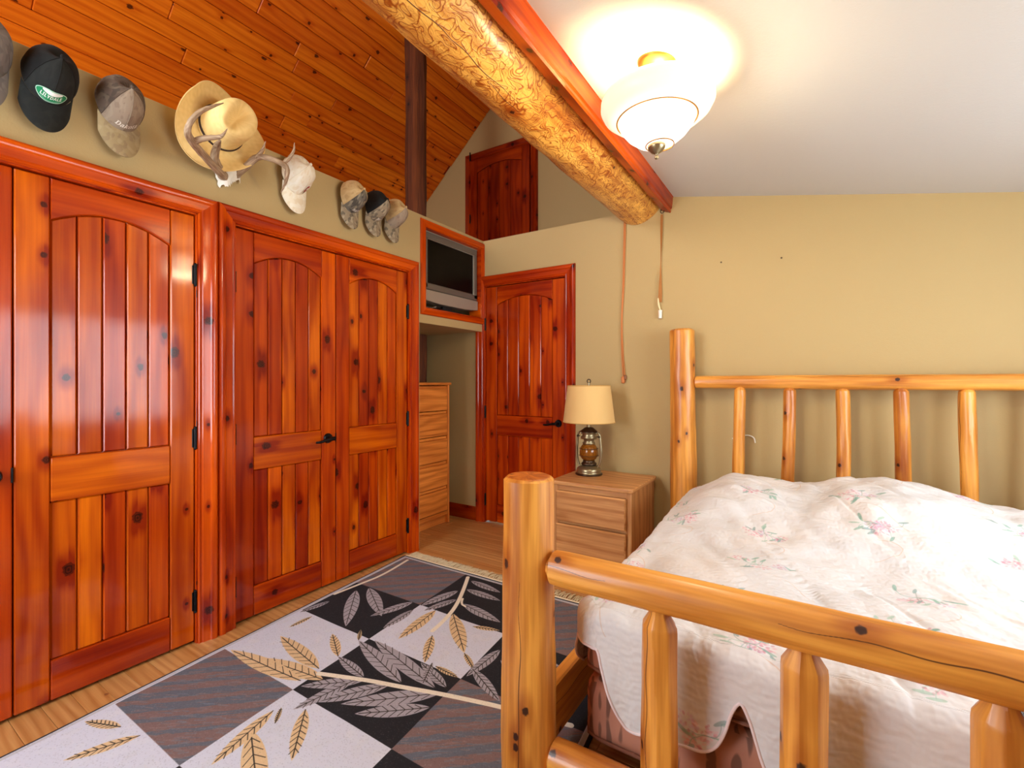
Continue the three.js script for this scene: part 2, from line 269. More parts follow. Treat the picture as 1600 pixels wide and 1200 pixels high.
{
  const [A, B, C] = WINDOWS, hole = (d) => rect(d.at[0] - d.w / 2, d.at[0] + d.w / 2, d.at[1] - d.h / 2, d.at[1] + d.h / 2);
  const w = structure('wall_right', 'olive painted low wall with a window', 'wall');
  const g = wallPanel([[ZF, 0], [ZB + 0.12, 0], [ZB + 0.12, whiteY(XR)], [ZF, whiteY(XR)]], [rect(A.at[2] - A.w / 2, A.at[2] + A.w / 2, A.at[1] - A.h / 2, A.at[1] + A.h / 2)], 0.12);
  const m = mesh('wall_panel', g, PAINT, w); m.rotation.y = Math.PI / 2; m.position.set(XR, 0, 0);
  const win = windowIn(1, 'window in the low wall beside the bed', w, A.w, A.h); win.rotation.y = -Math.PI / 2; win.position.copy(V(XR, A.at[1] - A.h / 2, A.at[2]));
  const f = structure('wall_front', 'olive wall behind the photographer with a window', 'wall');
  const fg = wallPanel([[EAVE - 0.2, 0], [XR + 0.12, 0], [XR + 0.12, whiteY(XR) + 0.05], [LOGX, whiteY(LOGX) + 0.2], [LOGX, roofY(LOGX) + 0.1], [EAVE - 0.2, TOPL]], [hole(B), hole(C)], 0.12);
  const fm = mesh('wall_panel', fg, PAINT, f); fm.position.set(0, 0, -ZF);
  const win2 = windowIn(2, 'window in the wall behind the photographer', f, B.w, B.h); win2.rotation.y = Math.PI; win2.position.copy(V(B.at[0], B.at[1] - B.h / 2, ZF));
  const win3 = windowIn(3, 'window high in the gable behind the photographer', f, C.w, C.h); win3.rotation.y = Math.PI; win3.position.copy(V(C.at[0], C.at[1] - C.h / 2, ZF));
  for (const d of WINDOWS) {
    const l = new THREE.RectAreaLight(new THREE.Color(...d.tone), d.power, d.w, d.h);
    l.position.copy(V(...d.at)); l.name = 'daylight';
    l.lookAt(d.turn === 90 ? V(d.at[0] - 5, d.at[1], d.at[2]) : V(d.at[0], d.at[1], d.at[2] + 5)); scene.add(l);
  }
}

// ---------------------------------------------------------------- ceilings
{
  const c = structure('ceiling_left', 'sloping ceiling of knotty pine planks', 'ceiling'), a = Math.atan(RISE);
  c.position.set(EAVE, TOPL, 0); c.rotation.z = a;
  const W = (LOGX - EAVE) / Math.cos(a) + 0.15;
  mesh('ceiling_deck', grain(boxAt(-0.3, W, 0.019, 0.12, -ZG - 0.12, -ZF + 0.12), 'z'), DARKPINE, c);
  const r = rng(19), pitch = 0.128, cache = {};
  for (let i = 0; i < 34; i++) {
    let Z = ZG + 0.02 + r() * 1.6;
    while (Z > ZF) {
      const len = [1.1, 1.4, 1.7, 2.2][Math.floor(r() * 4)], b = Math.min(Z, ZG), e = Math.max(Z - len, ZF); Z -= len;
      if (b - e < 0.05) continue;
      const L = Math.round((b - e) * 50) / 50, key = L + '/' + Math.floor(r() * 4);
      const g = cache[key] ??= grain(chamferBox(pitch - 0.004, 0.018, L - 0.002, 0.006), 'z', r() * 5, r() * 5);
      const m = mesh('plank', g, CEIL[Math.floor(r() * 4)], c); m.position.set((i + 0.5) * pitch, 0.009, -(b - L / 2));
    }
  }
}
{
  const c = structure('ceiling_right', 'smooth white sloping ceiling', 'ceiling');
  const s = new THREE.Shape([[-0.86, whiteY(-0.86)], [XR + 0.12, whiteY(XR + 0.12)], [XR + 0.12, whiteY(XR) + 0.12], [-0.86, whiteY(-0.86) + 0.12]].map((p) => new THREE.Vector2(...p)));
  const m = mesh('ceiling_panel', new THREE.ExtrudeGeometry(s, { depth: ZB - ZF + 0.2, bevelEnabled: false }), WHITE, c); m.position.z = -ZB - 0.1;
  mesh('ceiling_edge', grain(roomBox(LOGX, -0.855, whiteY(-0.86) + 0.002, whiteY(-0.86) + 0.12, ZF, ZB), 'z'), WHITE, c);
}
// the big log under the ridge side of the ceiling, and the red board that covers its joint with the white ceiling
{
  const b = structure('log_beam', 'thick peeled log beam with curly beetle tracks under the ceiling', 'beam');
  const L = ZB + 0.05 - ZF, m = mesh('log', logGeo(L, LOGR, LOGR * 0.98, { seed: 4, facet: 0, end0: 'flat', end1: 'flat', rings: 70, sides: 48, rough: 0.04 }), BEAM, b);
  between(m, V(LOGX, LOGY, ZB + 0.05), V(LOGX, LOGY, ZF));
  const t = structure('trim_1', 'red stained board along the log beam', 'trim');
  const s = new THREE.Shape([[-0.845, 2.432], [-0.838, 2.428], [-0.832, 2.436], [-0.834, 2.452], [-0.826, 2.46], [-0.818, 2.535], [-0.80, 2.545], [-0.89, 2.56], [-0.89, 2.45]].map((p) => new THREE.Vector2(...p)));
  const tm = mesh('moulding', grain(new THREE.ExtrudeGeometry(s, { depth: ZB - ZF, bevelEnabled: false }), 'z'), PINE[1], t); tm.position.z = -ZB;
}
{
  const p = structure('log_post', 'dark cracked log post rising behind the closet wall to the plank ceiling', 'post');
  mesh('log', logGeo(roofY(-3.17) - 0.1, 0.108, 0.1, { seed: 9, facet: 0.8, facets: 7, end0: 'flat', end1: 'flat', rings: 40, sides: 28, rough: 0.06 }), POSTWOOD, p);
  p.position.copy(V(-3.17, 0, 3.265));
}

// ---------------------------------------------------------------- casings (mitred boards) and jambs
const CASING = [[0, 0], [0, 0.013], [0.004, 0.017], [0.011, 0.014], [0.015, 0.014], [0.019, 0.019], [0.052, 0.022], [0.057, 0.028], [0.066, 0.031], [0.078, 0.030], [0.086, 0.024], [0.09, 0.014], [0.09, 0]];
// along local y from 0 to len at the inner edge, across local x from 0 outwards, height local z; m0 and m1 lengthen the outer edge
function casingBoard(len, m0, m1, w = 0.09, ou = 0, flip = false) {
  const t = [], uv = [], k = w / 0.09, pt = (i, e) => { const [a, z] = CASING[i]; return [(flip ? -1 : 1) * a * k, e ? len + m1 * a * k : -m0 * a * k, z]; };
  let d = 0;
  for (let i = 0; i + 1 < CASING.length; i++) {
    const q = [pt(i, 0), pt(i + 1, 0), pt(i + 1, 1), pt(i, 1)], step = Math.hypot(CASING[i + 1][0] - CASING[i][0], CASING[i + 1][1] - CASING[i][1]);
    for (const j of flip ? [0, 1, 2, 0, 2, 3] : [0, 2, 1, 0, 3, 2]) { t.push(...q[j]); uv.push(ou + d + (j === 1 || j === 2 ? step : 0), q[j][1] + ou * 3); }
    d += step;
  }
  const g = flat(t); g.setAttribute('uv', new THREE.Float32BufferAttribute(uv, 2)); return toCreasedNormals(g, 0.45);
}
function casing(n, label, a, b, top, w, jambDepth, TRIM) {   // local x from a to b, y up, z towards the room
  const t = structure('trim_' + n, label, 'door trim');
  const L = mesh('jamb_casing', casingBoard(top, 0, 1, w, 0.13 * n, true), TRIM, t); L.position.set(a, 0, 0);
  const R = mesh('jamb_casing', casingBoard(top, 0, 1, w, 0.31 * n), TRIM, t); R.position.set(b, 0, 0);
  const H = mesh('head_casing', casingBoard(b - a, 1, 1, w, 0.57 * n, false), TRIM, t); H.rotation.z = Math.PI / 2; H.position.set(b, top, 0);
  const j = 0.006;
  mesh('jamb', grain(join([boxAt(a - 0.002, a + j, 0, top, -jambDepth, 0.004, 0.001), boxAt(b - j, b + 0.002, 0, top, -jambDepth, 0.004, 0.001), boxAt(a, b, top - j, top + 0.002, -jambDepth, 0.004, 0.001)]), 'y', 0.2 * n), TRIM, t);
  return t;
}
const onLeft = (o, Z, y = 0, out = 0) => { o.rotation.y = Math.PI / 2; o.position.copy(V(XL + out, y, Z)); return o; };   // local x -> room Z, local z -> into the room
const onBack = (o, X, y = 0, out = 0, Zw = ZB) => { o.position.copy(V(X, y, Zw - out)); return o; };
onLeft(casing(2, 'red pine casing round the near closet doors', C1[0], C1[1], DH, 0.084, 0.12, TRIM), 0);
onLeft(casing(3, 'red pine casing round the far closet doors', C2[0], C2[1], DH, 0.085, 0.12, TRIM), 0);
onBack(casing(4, 'dark red pine casing round the bedroom door', BD[0], BD[1], BD[2], 0.088, 0.12, TRIMRED), 0);

// ---------------------------------------------------------------- doors
function arcPoints(w, s, h, n = 12) {   // underside of the arched top rail between the stiles
  const a = s, b = w - s, y0 = h - 0.163, y1 = h - 0.1, pts = [];
  for (let i = 0; i <= n; i++) { const t = i / n, x = lerp(a, b, t), q = 2 * t - 1; pts.push([x, y0 + (y1 - y0) * (1 - q * q)]); }
  return pts;
}
const slab = (pts, d, bev) => new THREE.ExtrudeGeometry(new THREE.Shape(pts.map(([x, y]) => new THREE.Vector2(x, y))), { depth: d, bevelEnabled: true, bevelSize: bev, bevelOffset: -bev, bevelThickness: bev, bevelSegments: 1 });
// local x from 0 to w, y up from the floor, front face at z = 0
function makeDoor(n, label, { w, h = 2.03, y0 = 0.012, stile = 0.097, planks = 5, hinge = 'right', lever = null, seed = 1, mats = PINE, lock = [0.777, 0.95] }) {
  const d = structure('door_' + n, label, 'door'), r = rng(seed * 31), T = 0.035, off = () => [r() * 5, r() * 5];
  const mat = () => mats[Math.floor(r() * mats.length)], g = 0.0018;
  for (const [a, b] of [[0, stile], [w - stile, w]]) mesh('stile', grain(boxAt(a, b, y0, h, -T, 0, 0.004), 'y', ...off()), mat(), d);
  const arc = arcPoints(w, stile + g, h);
  mesh('top_rail', grain(slab([[w - stile - g, h], [stile + g, h], ...arc], T - 0.008, 0.004).translate(0, 0, -T + 0.004), 'x', ...off()), mat(), d);
  mesh('lock_rail', grain(boxAt(stile + g, w - stile - g, lock[0], lock[1], -T, -0.0005, 0.004), 'x', ...off()), mat(), d);
  mesh('bottom_rail', grain(boxAt(stile + g, w - stile - g, y0, 0.165, -T, -0.0005, 0.004), 'x', ...off()), mat(), d);
  mesh('core_panel', grain(boxAt(stile - 0.004, w - stile + 0.004, 0.1, h - 0.02, -T + 0.002, -0.0215, 0.001), 'y', ...off()), DARKPINE, d);
  const pw = (w - 2 * stile - 2 * g) / planks, yArc = (x) => { const q = clamp((x - stile) / (w - 2 * stile)) * 2 - 1; return h - 0.163 + 0.063 * (1 - q * q); };
  for (let i = 0; i < planks; i++) {
    const a = stile + g + i * pw + 0.0012, b = a + pw - 0.0024, m = mat();
    mesh('plank', grain(boxAt(a, b, 0.166, lock[0] - 0.001, -0.021, -0.009, 0.0055), 'y', ...off()), m, d);
    const top = []; for (let k = 0; k <= 3; k++) { const x = lerp(b, a, k / 3); top.push([x, yArc(x) - 0.001]); }
    mesh('plank', grain(slab([[a, lock[1] + 0.001], [b, lock[1] + 0.001], ...top], 0.001, 0.0055).translate(0, 0, -0.0155), 'y', ...off()), m, d);
  }
  const hx = hinge === 'right' ? w + 0.003 : -0.003;
  for (const y of [0.2, 0.975, 1.75]) mesh('hinge', join([new THREE.CylinderGeometry(0.0075, 0.0075, 0.092, 10).translate(hx, y, 0.006), new THREE.SphereGeometry(0.0085, 8, 6).translate(hx, y + 0.048, 0.006), new THREE.SphereGeometry(0.0085, 8, 6).translate(hx, y - 0.048, 0.006), boxAt(hx - 0.013, hx + 0.005, y - 0.044, y + 0.044, -0.002, 0.0025, 0.001)]), BLACKIRON, d);
  if (lever) {
    const [lx, ly, dir] = lever, rose = new THREE.CylinderGeometry(0.026, 0.031, 0.012, 28).rotateX(Math.PI / 2).translate(lx, ly, 0.006);
    const neck = new THREE.CylinderGeometry(0.010, 0.013, 0.04, 16).rotateX(Math.PI / 2).translate(lx, ly, 0.03);
    const arm = taperTube([[0.012, 0.001, 0.05], [-0.006, 0, 0.052], [-0.045, -0.004, 0.052], [-0.085, -0.012, 0.05], [-0.112, -0.012, 0.047]].map(([x, y, z]) => new THREE.Vector3(lx - dir * x * -1 * -1, ly + y, z)), [0.013, 0.012, 0.0085, 0.008, 0.0065], 18, 12);
    mesh('door_handle', join([rose, neck, arm]), BLACKIRON, d);
    mesh('latch_plate', boxAt(dir > 0 ? -0.002 : w - 0.004, dir > 0 ? 0.004 : w + 0.002, ly - 0.028, ly + 0.028, -0.016, 0.0035, 0.001), BLACKIRON, d);
  }
  return d;
}
const LW = 0.598, IN = -0.008;
onLeft(makeDoor(1, 'red pine closet door at the left edge of the photo', { w: LW, hinge: 'left', lever: [LW - 0.055, 0.9, -1], seed: 2 }), C1[0] + 0.006, 0, IN);
onLeft(makeDoor(2, 'red pine closet door nearest the camera with arched plank panel', { w: LW, hinge: 'right', seed: 3 }), C1[0] + 0.006 + LW + 0.004, 0, IN);
onLeft(makeDoor(3, 'red pine closet door with a black lever handle, left leaf of the far pair', { w: 0.601, hinge: 'left', lever: [0.601 - 0.055, 0.9, -1], seed: 5 }), C2[0] + 0.006, 0, IN);
onLeft(makeDoor(4, 'red pine closet door without handle, right leaf of the far pair', { w: 0.601, hinge: 'right', seed: 7 }), C2[0] + 0.006 + 0.605, 0, IN);
onBack(makeDoor(5, 'red pine bedroom door with black lever beside the lamp', { w: BD[1] - BD[0] - 0.014, h: 2.075, hinge: 'left', stile: 0.115, lever: [BD[1] - BD[0] - 0.075, 0.905, -1], seed: 12, mats: [PINE[1], PINE[1], PINE[3]] }), BD[0] + 0.007, 0, IN);
{
  const t = casing(5, 'dark red casing round the loft door', -3.60, -2.735, 1.70, 0.09, 0.01, DARKPINE); onBack(t, 0, 2.3, 0, ZG);
  const d = makeDoor(6, 'dark red arched door high in the loft gable', { w: 0.853, h: 1.69, hinge: 'left', stile: 0.1, planks: 4, lock: [0.32, 0.48], seed: 15, mats: [DARKPINE] }); onBack(d, -3.594, 2.3, 0.036, ZG);
}
// threshold shadows: closet and hall interiors closed with plain panels
{
  const w = structure('wall_closet', 'plain panels inside the closets and hall', 'wall');
  mesh('closet_back', grain(join([roomBox(XL - 0.6, XL - 0.56, 0, TOPL - 0.09, ZF, 2.47), roomBox(BD[0] - 0.1, BD[1] + 0.1, 0, 2.15, ZB + 0.2, ZB + 0.24)]), 'y'), PAINT, w);
}
// baseboards
{
  const base = (n, x0, x1, z) => { const b = structure('baseboard_' + n, 'dark red stained baseboard', 'baseboard'); const s = new THREE.Shape([[0, 0], [0.016, 0], [0.016, 0.075], [0.012, 0.09], [0.012, 0.105], [0.006, 0.118], [0, 0.12]].map((p) => new THREE.Vector2(...p))); const m = mesh('board', grain(new THREE.ExtrudeGeometry(s, { depth: x1 - x0, bevelEnabled: false }), 'z'), DARKPINE, b); m.rotation.y = Math.PI / 2 * 1; m.scale.x = 1; m.position.set(x0, 0, -z); return b; };
  // shape x must point into the room (+z): after rotation.y = 90deg local x -> -z, so turn by -90 and start at the far end
  for (const [n, x0, x1] of [['niche', NX, BD[0] - 0.09], ['back', BD[1] + 0.09, XR]]) { const b = base(n, x0, x1, ZB), m = b.children[0]; m.rotation.y = -Math.PI / 2; m.position.set(x1, 0, -ZB); }
}

// ---------------------------------------------------------------- television niche
{
  const t = structure('trim_6', 'red pine picture-frame trim round the television', 'trim'), [a, b, y0, y1] = TV, w = 0.052;
  const prof = (len, o) => { const s = new THREE.Shape([[0, 0], [w, 0], [w, 0.008], [w - 0.006, 0.016], [0.012, 0.02], [0.004, 0.015], [0, 0.006]].map((p) => new THREE.Vector2(...p))), g = new THREE.ExtrudeGeometry(s, { depth: len, bevelEnabled: false }), p = g.attributes.position; for (let i = 0; i < p.count; i++) { const x = p.getX(i), z = p.getZ(i); p.setZ(i, z > len / 2 ? len + x : -x); } g.computeVertexNormals(); return grain(g, 'z', o, o); };
  for (const [len, x, y, rz] of [[b - a, a, y1, 0], [b - a, b, y0, Math.PI], [y1 - y0, a, y0, Math.PI / 2], [y1 - y0, b, y1, -Math.PI / 2]]) {
    // board runs along local z of the profile; lay it so that its length goes along the edge and its width outwards
    const m = mesh('frame_board', prof(len, x * 3 + rz), TRIM, t), e = new THREE.Matrix4(), c = Math.cos(rz), s = Math.sin(rz);
    e.makeBasis(new THREE.Vector3(-s, c, 0), new THREE.Vector3(0, 0, 1), new THREE.Vector3(c, s, 0)); m.applyMatrix4(e); m.position.set(x, y, 0);
  }
  mesh('frame_lining', grain(join([boxAt(a, b, y0 - 0.004, y0 + 0.006, -0.13, 0.002, 0.001), boxAt(a, b, y1 - 0.006, y1 + 0.004, -0.13, 0.002, 0.001), boxAt(a - 0.004, a + 0.006, y0, y1, -0.13, 0.002, 0.001), boxAt(b - 0.006, b + 0.004, y0, y1, -0.13, 0.002, 0.001)]), 'x'), TRIM, t);
  onLeft(t, 0);
  const GREY = std({ color: '#6f695f', roughness: 0.45, metalness: 0.3 }), SILVER = std({ color: '#a8a293', roughness: 0.4, metalness: 0.35 }), DARK = std({ color: '#17171a', roughness: 0.6 });
  const tv = thing('television', 'old grey flat television with black screen and silver speaker bar in the red framed niche', 'television', V(0, 0, 0));
  const x0 = 2.66, x1 = 3.342, ya = 1.862, yb = 2.405, ys = 1.965;
  mesh('bezel', join([boxAt(x0, x1, yb - 0.055, yb, -0.09, 0, 0.008), boxAt(x0, x0 + 0.05, ys, yb - 0.05, -0.09, 0, 0.008), boxAt(x1 - 0.05, x1, ys, yb - 0.05, -0.09, 0, 0.008), boxAt(x0, x1, ys - 0.01, ys + 0.045, -0.09, 0, 0.008)]), GREY, tv);
  mesh('screen', boxAt(x0 + 0.045, x1 - 0.045, ys + 0.03, yb - 0.045, -0.06, -0.012, 0.002), phys({ color: '#040405', roughness: 0.3, specularIntensity: 0.35 }), tv);
  mesh('screen_rim', join([boxAt(x0 + 0.044, x1 - 0.044, yb - 0.057, yb - 0.053, -0.02, 0.001, 0.001), boxAt(x1 - 0.053, x1 - 0.049, ys + 0.04, yb - 0.055, -0.02, 0.001, 0.001), boxAt(x0 - 0.0005, x1 + 0.0005, yb - 0.004, yb + 0.002, -0.06, 0.001, 0.001)]), SILVER, tv);
  const sp = new THREE.ExtrudeGeometry(new THREE.Shape([[x0, ys - 0.012], [x0, ya + 0.01], [lerp(x0, x1, 0.25), ya - 0.004], [lerp(x0, x1, 0.75), ya - 0.004], [x1, ya + 0.01], [x1, ys - 0.012]].map((p) => new THREE.Vector2(...p))), { depth: 0.08, bevelEnabled: true, bevelSize: 0.004, bevelThickness: 0.006, bevelSegments: 2, bevelOffset: -0.004 }).translate(0, 0, -0.08);
  mesh('speaker_bar', sp, SILVER, tv);
  mesh('stand', join([boxAt(2.86, 3.14, 1.806, 1.826, -0.12, -0.005, 0.006), boxAt(2.94, 3.06, 1.82, 1.87, -0.09, -0.05, 0.004), boxAt(x0 + 0.05, x1 - 0.05, 1.9, 2.36, -0.2, -0.085, 0.02)]), DARK, tv);
  onLeft(tv, 0, 0, -0.035);
  const bx = thing('media_box', 'flat black box tucked under the television', 'electronics', V(0, 0, 0));
  mesh('case', boxAt(2.80, 2.855, 1.806, 1.836, -0.13, -0.01, 0.004), DARK, bx); mesh('front_panel', boxAt(2.803, 2.852, 1.811, 1.831, -0.012, -0.008, 0.001), BLACKIRON, bx); onLeft(bx, 0, 0, -0.02);
  const pa = thing('folded_paper', 'crumpled white paper lying in the niche under the television', 'paper', V(0, 0, 0));
  mesh('sheet', toCreasedNormals(grid(12, 6, (s, t) => [2.665 + s * 0.12, 1.8085 + 0.012 * (0.5 + 0.5 * noise(s * 4 + 3, t * 3)) + 0.016 * smooth(0.5, 1, s) * t, -0.1 + t * 0.09]), 0.3), std({ color: '#f0ece2', roughness: 0.8, side: THREE.DoubleSide }), pa); onLeft(pa, 0, 0, -0.005);
}

// ---------------------------------------------------------------- dresser in the niche
{
  const d = thing('dresser', 'tall oak chest of five drawers standing in the niche below the television', 'dresser', V(0, 0, 0));
  const a = 2.60, b = 3.205, D = 0.40, top = 1.235;   // local x along the wall, z to the room, front at z = 0
  for (const [x0, x1] of [[a, a + 0.022], [b - 0.022, b]]) mesh('side_panel', grain(boxAt(x0, x1, 0, top - 0.02, -D, 0, 0.003), 'y', x0), OAKDARK, d);
  mesh('top', grain(boxAt(a - 0.012, b + 0.014, top - 0.022, top, -D, 0.016, 0.007), 'x', 0.4), OAKDARK, d);
  mesh('back', grain(boxAt(a + 0.02, b - 0.02, 0.02, top - 0.022, -D, -D + 0.012, 0.002), 'y'), OAKDARK, d);
  mesh('toe_kick', grain(boxAt(a + 0.022, b - 0.022, 0, 0.075, -0.05, -0.03, 0.002), 'x'), OAKDARK, d);
  mesh('rail', grain(boxAt(a + 0.022, b - 0.022, 0.075, 0.105, -0.03, -0.004, 0.003), 'x'), OAKDARK, d);
  const H = 0.215;
  for (let i = 0; i < 5; i++) {
    const y = 0.112 + i * (H + 0.005), dr = mesh('drawer', grain(slab([[a + 0.025, y], [b - 0.025, y], [b - 0.025, y + H - 0.025], [a + 0.025, y + H - 0.025]], 0.012, 0.004).translate(0, 0, -0.018), 'x', i * 0.73, i * 0.41), OAKDARK, d);
    const s = new THREE.Shape([[-0.03, 0], [-0.001, 0], [-0.012, 0.014], [-0.016, 0.024], [-0.03, 0.024]].map((p) => new THREE.Vector2(...p)));
    const lip = new THREE.ExtrudeGeometry(s, { depth: b - a - 0.05, bevelEnabled: false }); lip.rotateY(-Math.PI / 2).applyMatrix4(new THREE.Matrix4().makeScale(-1, 1, 1));
    mesh('finger_lip', grain(boxAt(a + 0.025, b - 0.025, y + H - 0.024, y + H - 0.002, -0.03, -0.016, 0.003), 'x', i), OAKDARK, dr);
  }
  onLeft(d, 0, 0, -0.24);
}

// ---------------------------------------------------------------- nightstand
{
  const X0 = -1.475, X1 = -0.935, W = X1 - X0, D = 0.50, T = 0.58;
  const n = thing('nightstand', 'light oak two-drawer nightstand beside the log bed', 'nightstand', V(X0, 0, 2.835));   // local x across, z to the camera, front at z = 0
  const shape = new THREE.Shape(), r = 0.03, a = -0.012, b = W + 0.014, f = 0.024, k = -D + 0.006;
  shape.moveTo(a, k); shape.lineTo(b, k); shape.lineTo(b, f - r); shape.absarc(b - r, f - r, r, 0, Math.PI / 2); shape.lineTo(a + r, f); shape.absarc(a + r, f - r, r, Math.PI / 2, Math.PI); shape.lineTo(a, k);
  const top = new THREE.ExtrudeGeometry(shape, { depth: 0.014, bevelEnabled: true, bevelSize: 0.007, bevelThickness: 0.007, bevelSegments: 3, bevelOffset: -0.007 }).rotateX(Math.PI / 2).translate(0, T - 0.007, 0);
  mesh('top', grain(top, 'x', 0.2), OAK, n);
  mesh('side_panel', grain(boxAt(0, 0.02, 0, T - 0.029, -D + 0.01, -0.02, 0.002), 'y', 0.1), OAK, n);
  mesh('side_panel', grain(boxAt(W - 0.02, W, 0, T - 0.029, -D + 0.01, -0.02, 0.002), 'y', 0.9), OAK, n);
  for (const [p, q] of [[0, 0.035], [W - 0.035, W]]) mesh('stile', grain(boxAt(p, q, 0, T - 0.028, -0.02, 0, 0.002), 'y', 0.6 + p), OAK, n);
  for (const [y0, y1] of [[T - 0.066, T - 0.028], [0.295, 0.32], [0.05, 0.075]]) mesh('rail', grain(boxAt(0.035, W - 0.035, y0, y1, -0.02, -0.001, 0.002), 'x', y0), OAK, n);
  mesh('back', grain(boxAt(0.02, W - 0.02, 0.02, T - 0.03, -D + 0.01, -D + 0.02, 0.002), 'y'), OAK, n);
  for (const [y0, y1, o] of [[0.318, T - 0.064, 0.3], [0.073, 0.298, 0.8]]) {
    const dr = mesh('drawer', grain(slab([[0.03, y0], [W - 0.03, y0], [W - 0.03, y1], [0.03, y1]], 0.014, 0.007).translate(0, 0, 0.010), 'x', o, o * 2), OAK, n);
    mesh('drawer_box', grain(boxAt(0.05, W - 0.05, y0 + 0.02, y1 - 0.04, -0.4, 0, 0.002), 'z', o), OAK, dr);
  }
}

// ---------------------------------------------------------------- table lamp
{
  const l = thing('table_lamp', 'table lamp with tan drum shade on a bronze hurricane lantern base', 'lamp', V(-1.345, 0.58, 3.13));
  mesh('base', lathe([[0, 0], [0.088, 0], [0.092, 0.006], [0.090, 0.012], [0.084, 0.016], [0.086, 0.022], [0.086, 0.038], [0.082, 0.046], [0.07, 0.056], [0.045, 0.068], [0.03, 0.07], [0, 0.07]], 48), DULLBRASS, l);
  mesh('base_ring', lathe([[0.086, 0], [0.096, 0.0], [0.097, 0.007], [0.09, 0.013], [0.086, 0.012]], 48), DARKBRONZE, l);
  mesh('burner', lathe([[0, 0.066], [0.05, 0.066], [0.056, 0.074], [0.05, 0.084], [0.04, 0.09], [0.044, 0.098], [0.036, 0.104], [0, 0.104]], 32), DARKBRONZE, l);
  mesh('globe', lathe([[0.034, 0.1], [0.052, 0.112], [0.063, 0.135], [0.066, 0.16], [0.062, 0.185], [0.05, 0.206], [0.038, 0.216], [0.036, 0.214], [0.048, 0.204], [0.06, 0.184], [0.064, 0.16], [0.061, 0.136], [0.05, 0.114], [0.034, 0.103]], 40), phys({ color: '#b06a1e', transmission: 0.55, thickness: 0.02, roughness: 0.12, ior: 1.5, attenuationColor: new THREE.Color('#a85c12'), attenuationDistance: 0.03 }), l);
  mesh('globe_core', lathe([[0, 0.1], [0.03, 0.105], [0.042, 0.15], [0.034, 0.2], [0, 0.21]], 24), std({ color: '#8a5416', roughness: 0.5 }), l);
  mesh('chimney', lathe([[0.032, 0.212], [0.045, 0.216], [0.045, 0.228], [0.036, 0.232], [0.038, 0.25], [0.056, 0.254], [0.056, 0.27], [0.046, 0.276], [0.048, 0.296], [0.056, 0.3], [0.05, 0.314], [0.03, 0.328], [0.014, 0.334], [0, 0.334]], 36), DULLBRASS, l);
  mesh('cap_band', lathe([[0.045, 0.302], [0.062, 0.302], [0.062, 0.308], [0.03, 0.334], [0.014, 0.338]], 36), DARKBRONZE, l);
  for (const s of [-1, 1]) mesh('side_tube', taperTube([[0.052 * s, 0.29], [0.07 * s, 0.302], [0.082 * s, 0.285], [0.09 * s, 0.22], [0.094 * s, 0.16], [0.088 * s, 0.1], [0.072 * s, 0.06], [0.06 * s, 0.05]].map(([x, y]) => new THREE.Vector3(x, y, 0)), [0.0075, 0.0075, 0.0075, 0.0085, 0.009, 0.0085, 0.0085, 0.008], 30, 10), DULLBRASS, l);
  mesh('wire_guard', join([[0.135, 0.07], [0.185, 0.066]].map(([y, r]) => new THREE.TorusGeometry(r, 0.0018, 6, 40).rotateX(Math.PI / 2).translate(0, y, 0))), DARKBRONZE, l);
  for (const s of [-1, 1]) mesh('thumb_screw', join([new THREE.SphereGeometry(0.008, 10, 8).translate(0.082 * s, 0.272, 0.012), new THREE.CylinderGeometry(0.004, 0.004, 0.02, 8).rotateZ(Math.PI / 2).translate(0.074 * s, 0.272, 0.012)]), DARKBRONZE, l);
  mesh('stem', lathe([[0.014, 0.33], [0.014, 0.41], [0.01, 0.415], [0.008, 0.415], [0.008, 0.655], [0, 0.655]], 16), DULLBRASS, l);
  const linen = dataTexture(256, 256, 0.06, 0.06, (u, v, c) => { const t = 0.5 + 0.25 * Math.sin(u * 5200) + 0.25 * Math.sin(v * 5200) + 0.3 * noise(u * 400, v * 900); c[0] = 214 + 16 * t; c[1] = 176 + 16 * t; c[2] = 112 + 16 * t; });
  const SH = std({ map: linen, roughness: 0.9, side: THREE.DoubleSide }), y0 = 0.372, y1 = 0.635, r0 = 0.184, r1 = 0.152;
  const shade = lathe([[r0, y0], [r1, y1], [r1 - 0.003, y1], [r0 - 0.003, y0], [r0, y0]], 64), suv = shade.attributes.uv; for (let i = 0; i < suv.count; i++) suv.setXY(i, suv.getX(i) * 1.1, suv.getY(i) * 0.5);
  const sh = mesh('lamp_shade', toCreasedNormals(shade, 0.6), SH, l);
  mesh('shade_trim', join([new THREE.TorusGeometry(r0, 0.0028, 8, 64).rotateX(Math.PI / 2).translate(0, y0 + 0.002, 0), new THREE.TorusGeometry(r1, 0.0028, 8, 64).rotateX(Math.PI / 2).translate(0, y1 - 0.002, 0)]), std({ color: '#cda25c', roughness: 0.9 }), sh);
  mesh('shade_spider', join([0, 1, 2].map((i) => new THREE.CylinderGeometry(0.0022, 0.0022, r1, 6).rotateZ(Math.PI / 2).translate(r1 / 2, 0, 0).rotateY(i * 2.094).translate(0, y1 - 0.012, 0))), DARKBRONZE, sh);
  mesh('finial', join([new THREE.CylinderGeometry(0.006, 0.008, 0.016, 12).translate(0, 0.646, 0), new THREE.TorusGeometry(0.013, 0.0038, 8, 24).translate(0, 0.666, 0)]), DARKBRONZE, l);
}

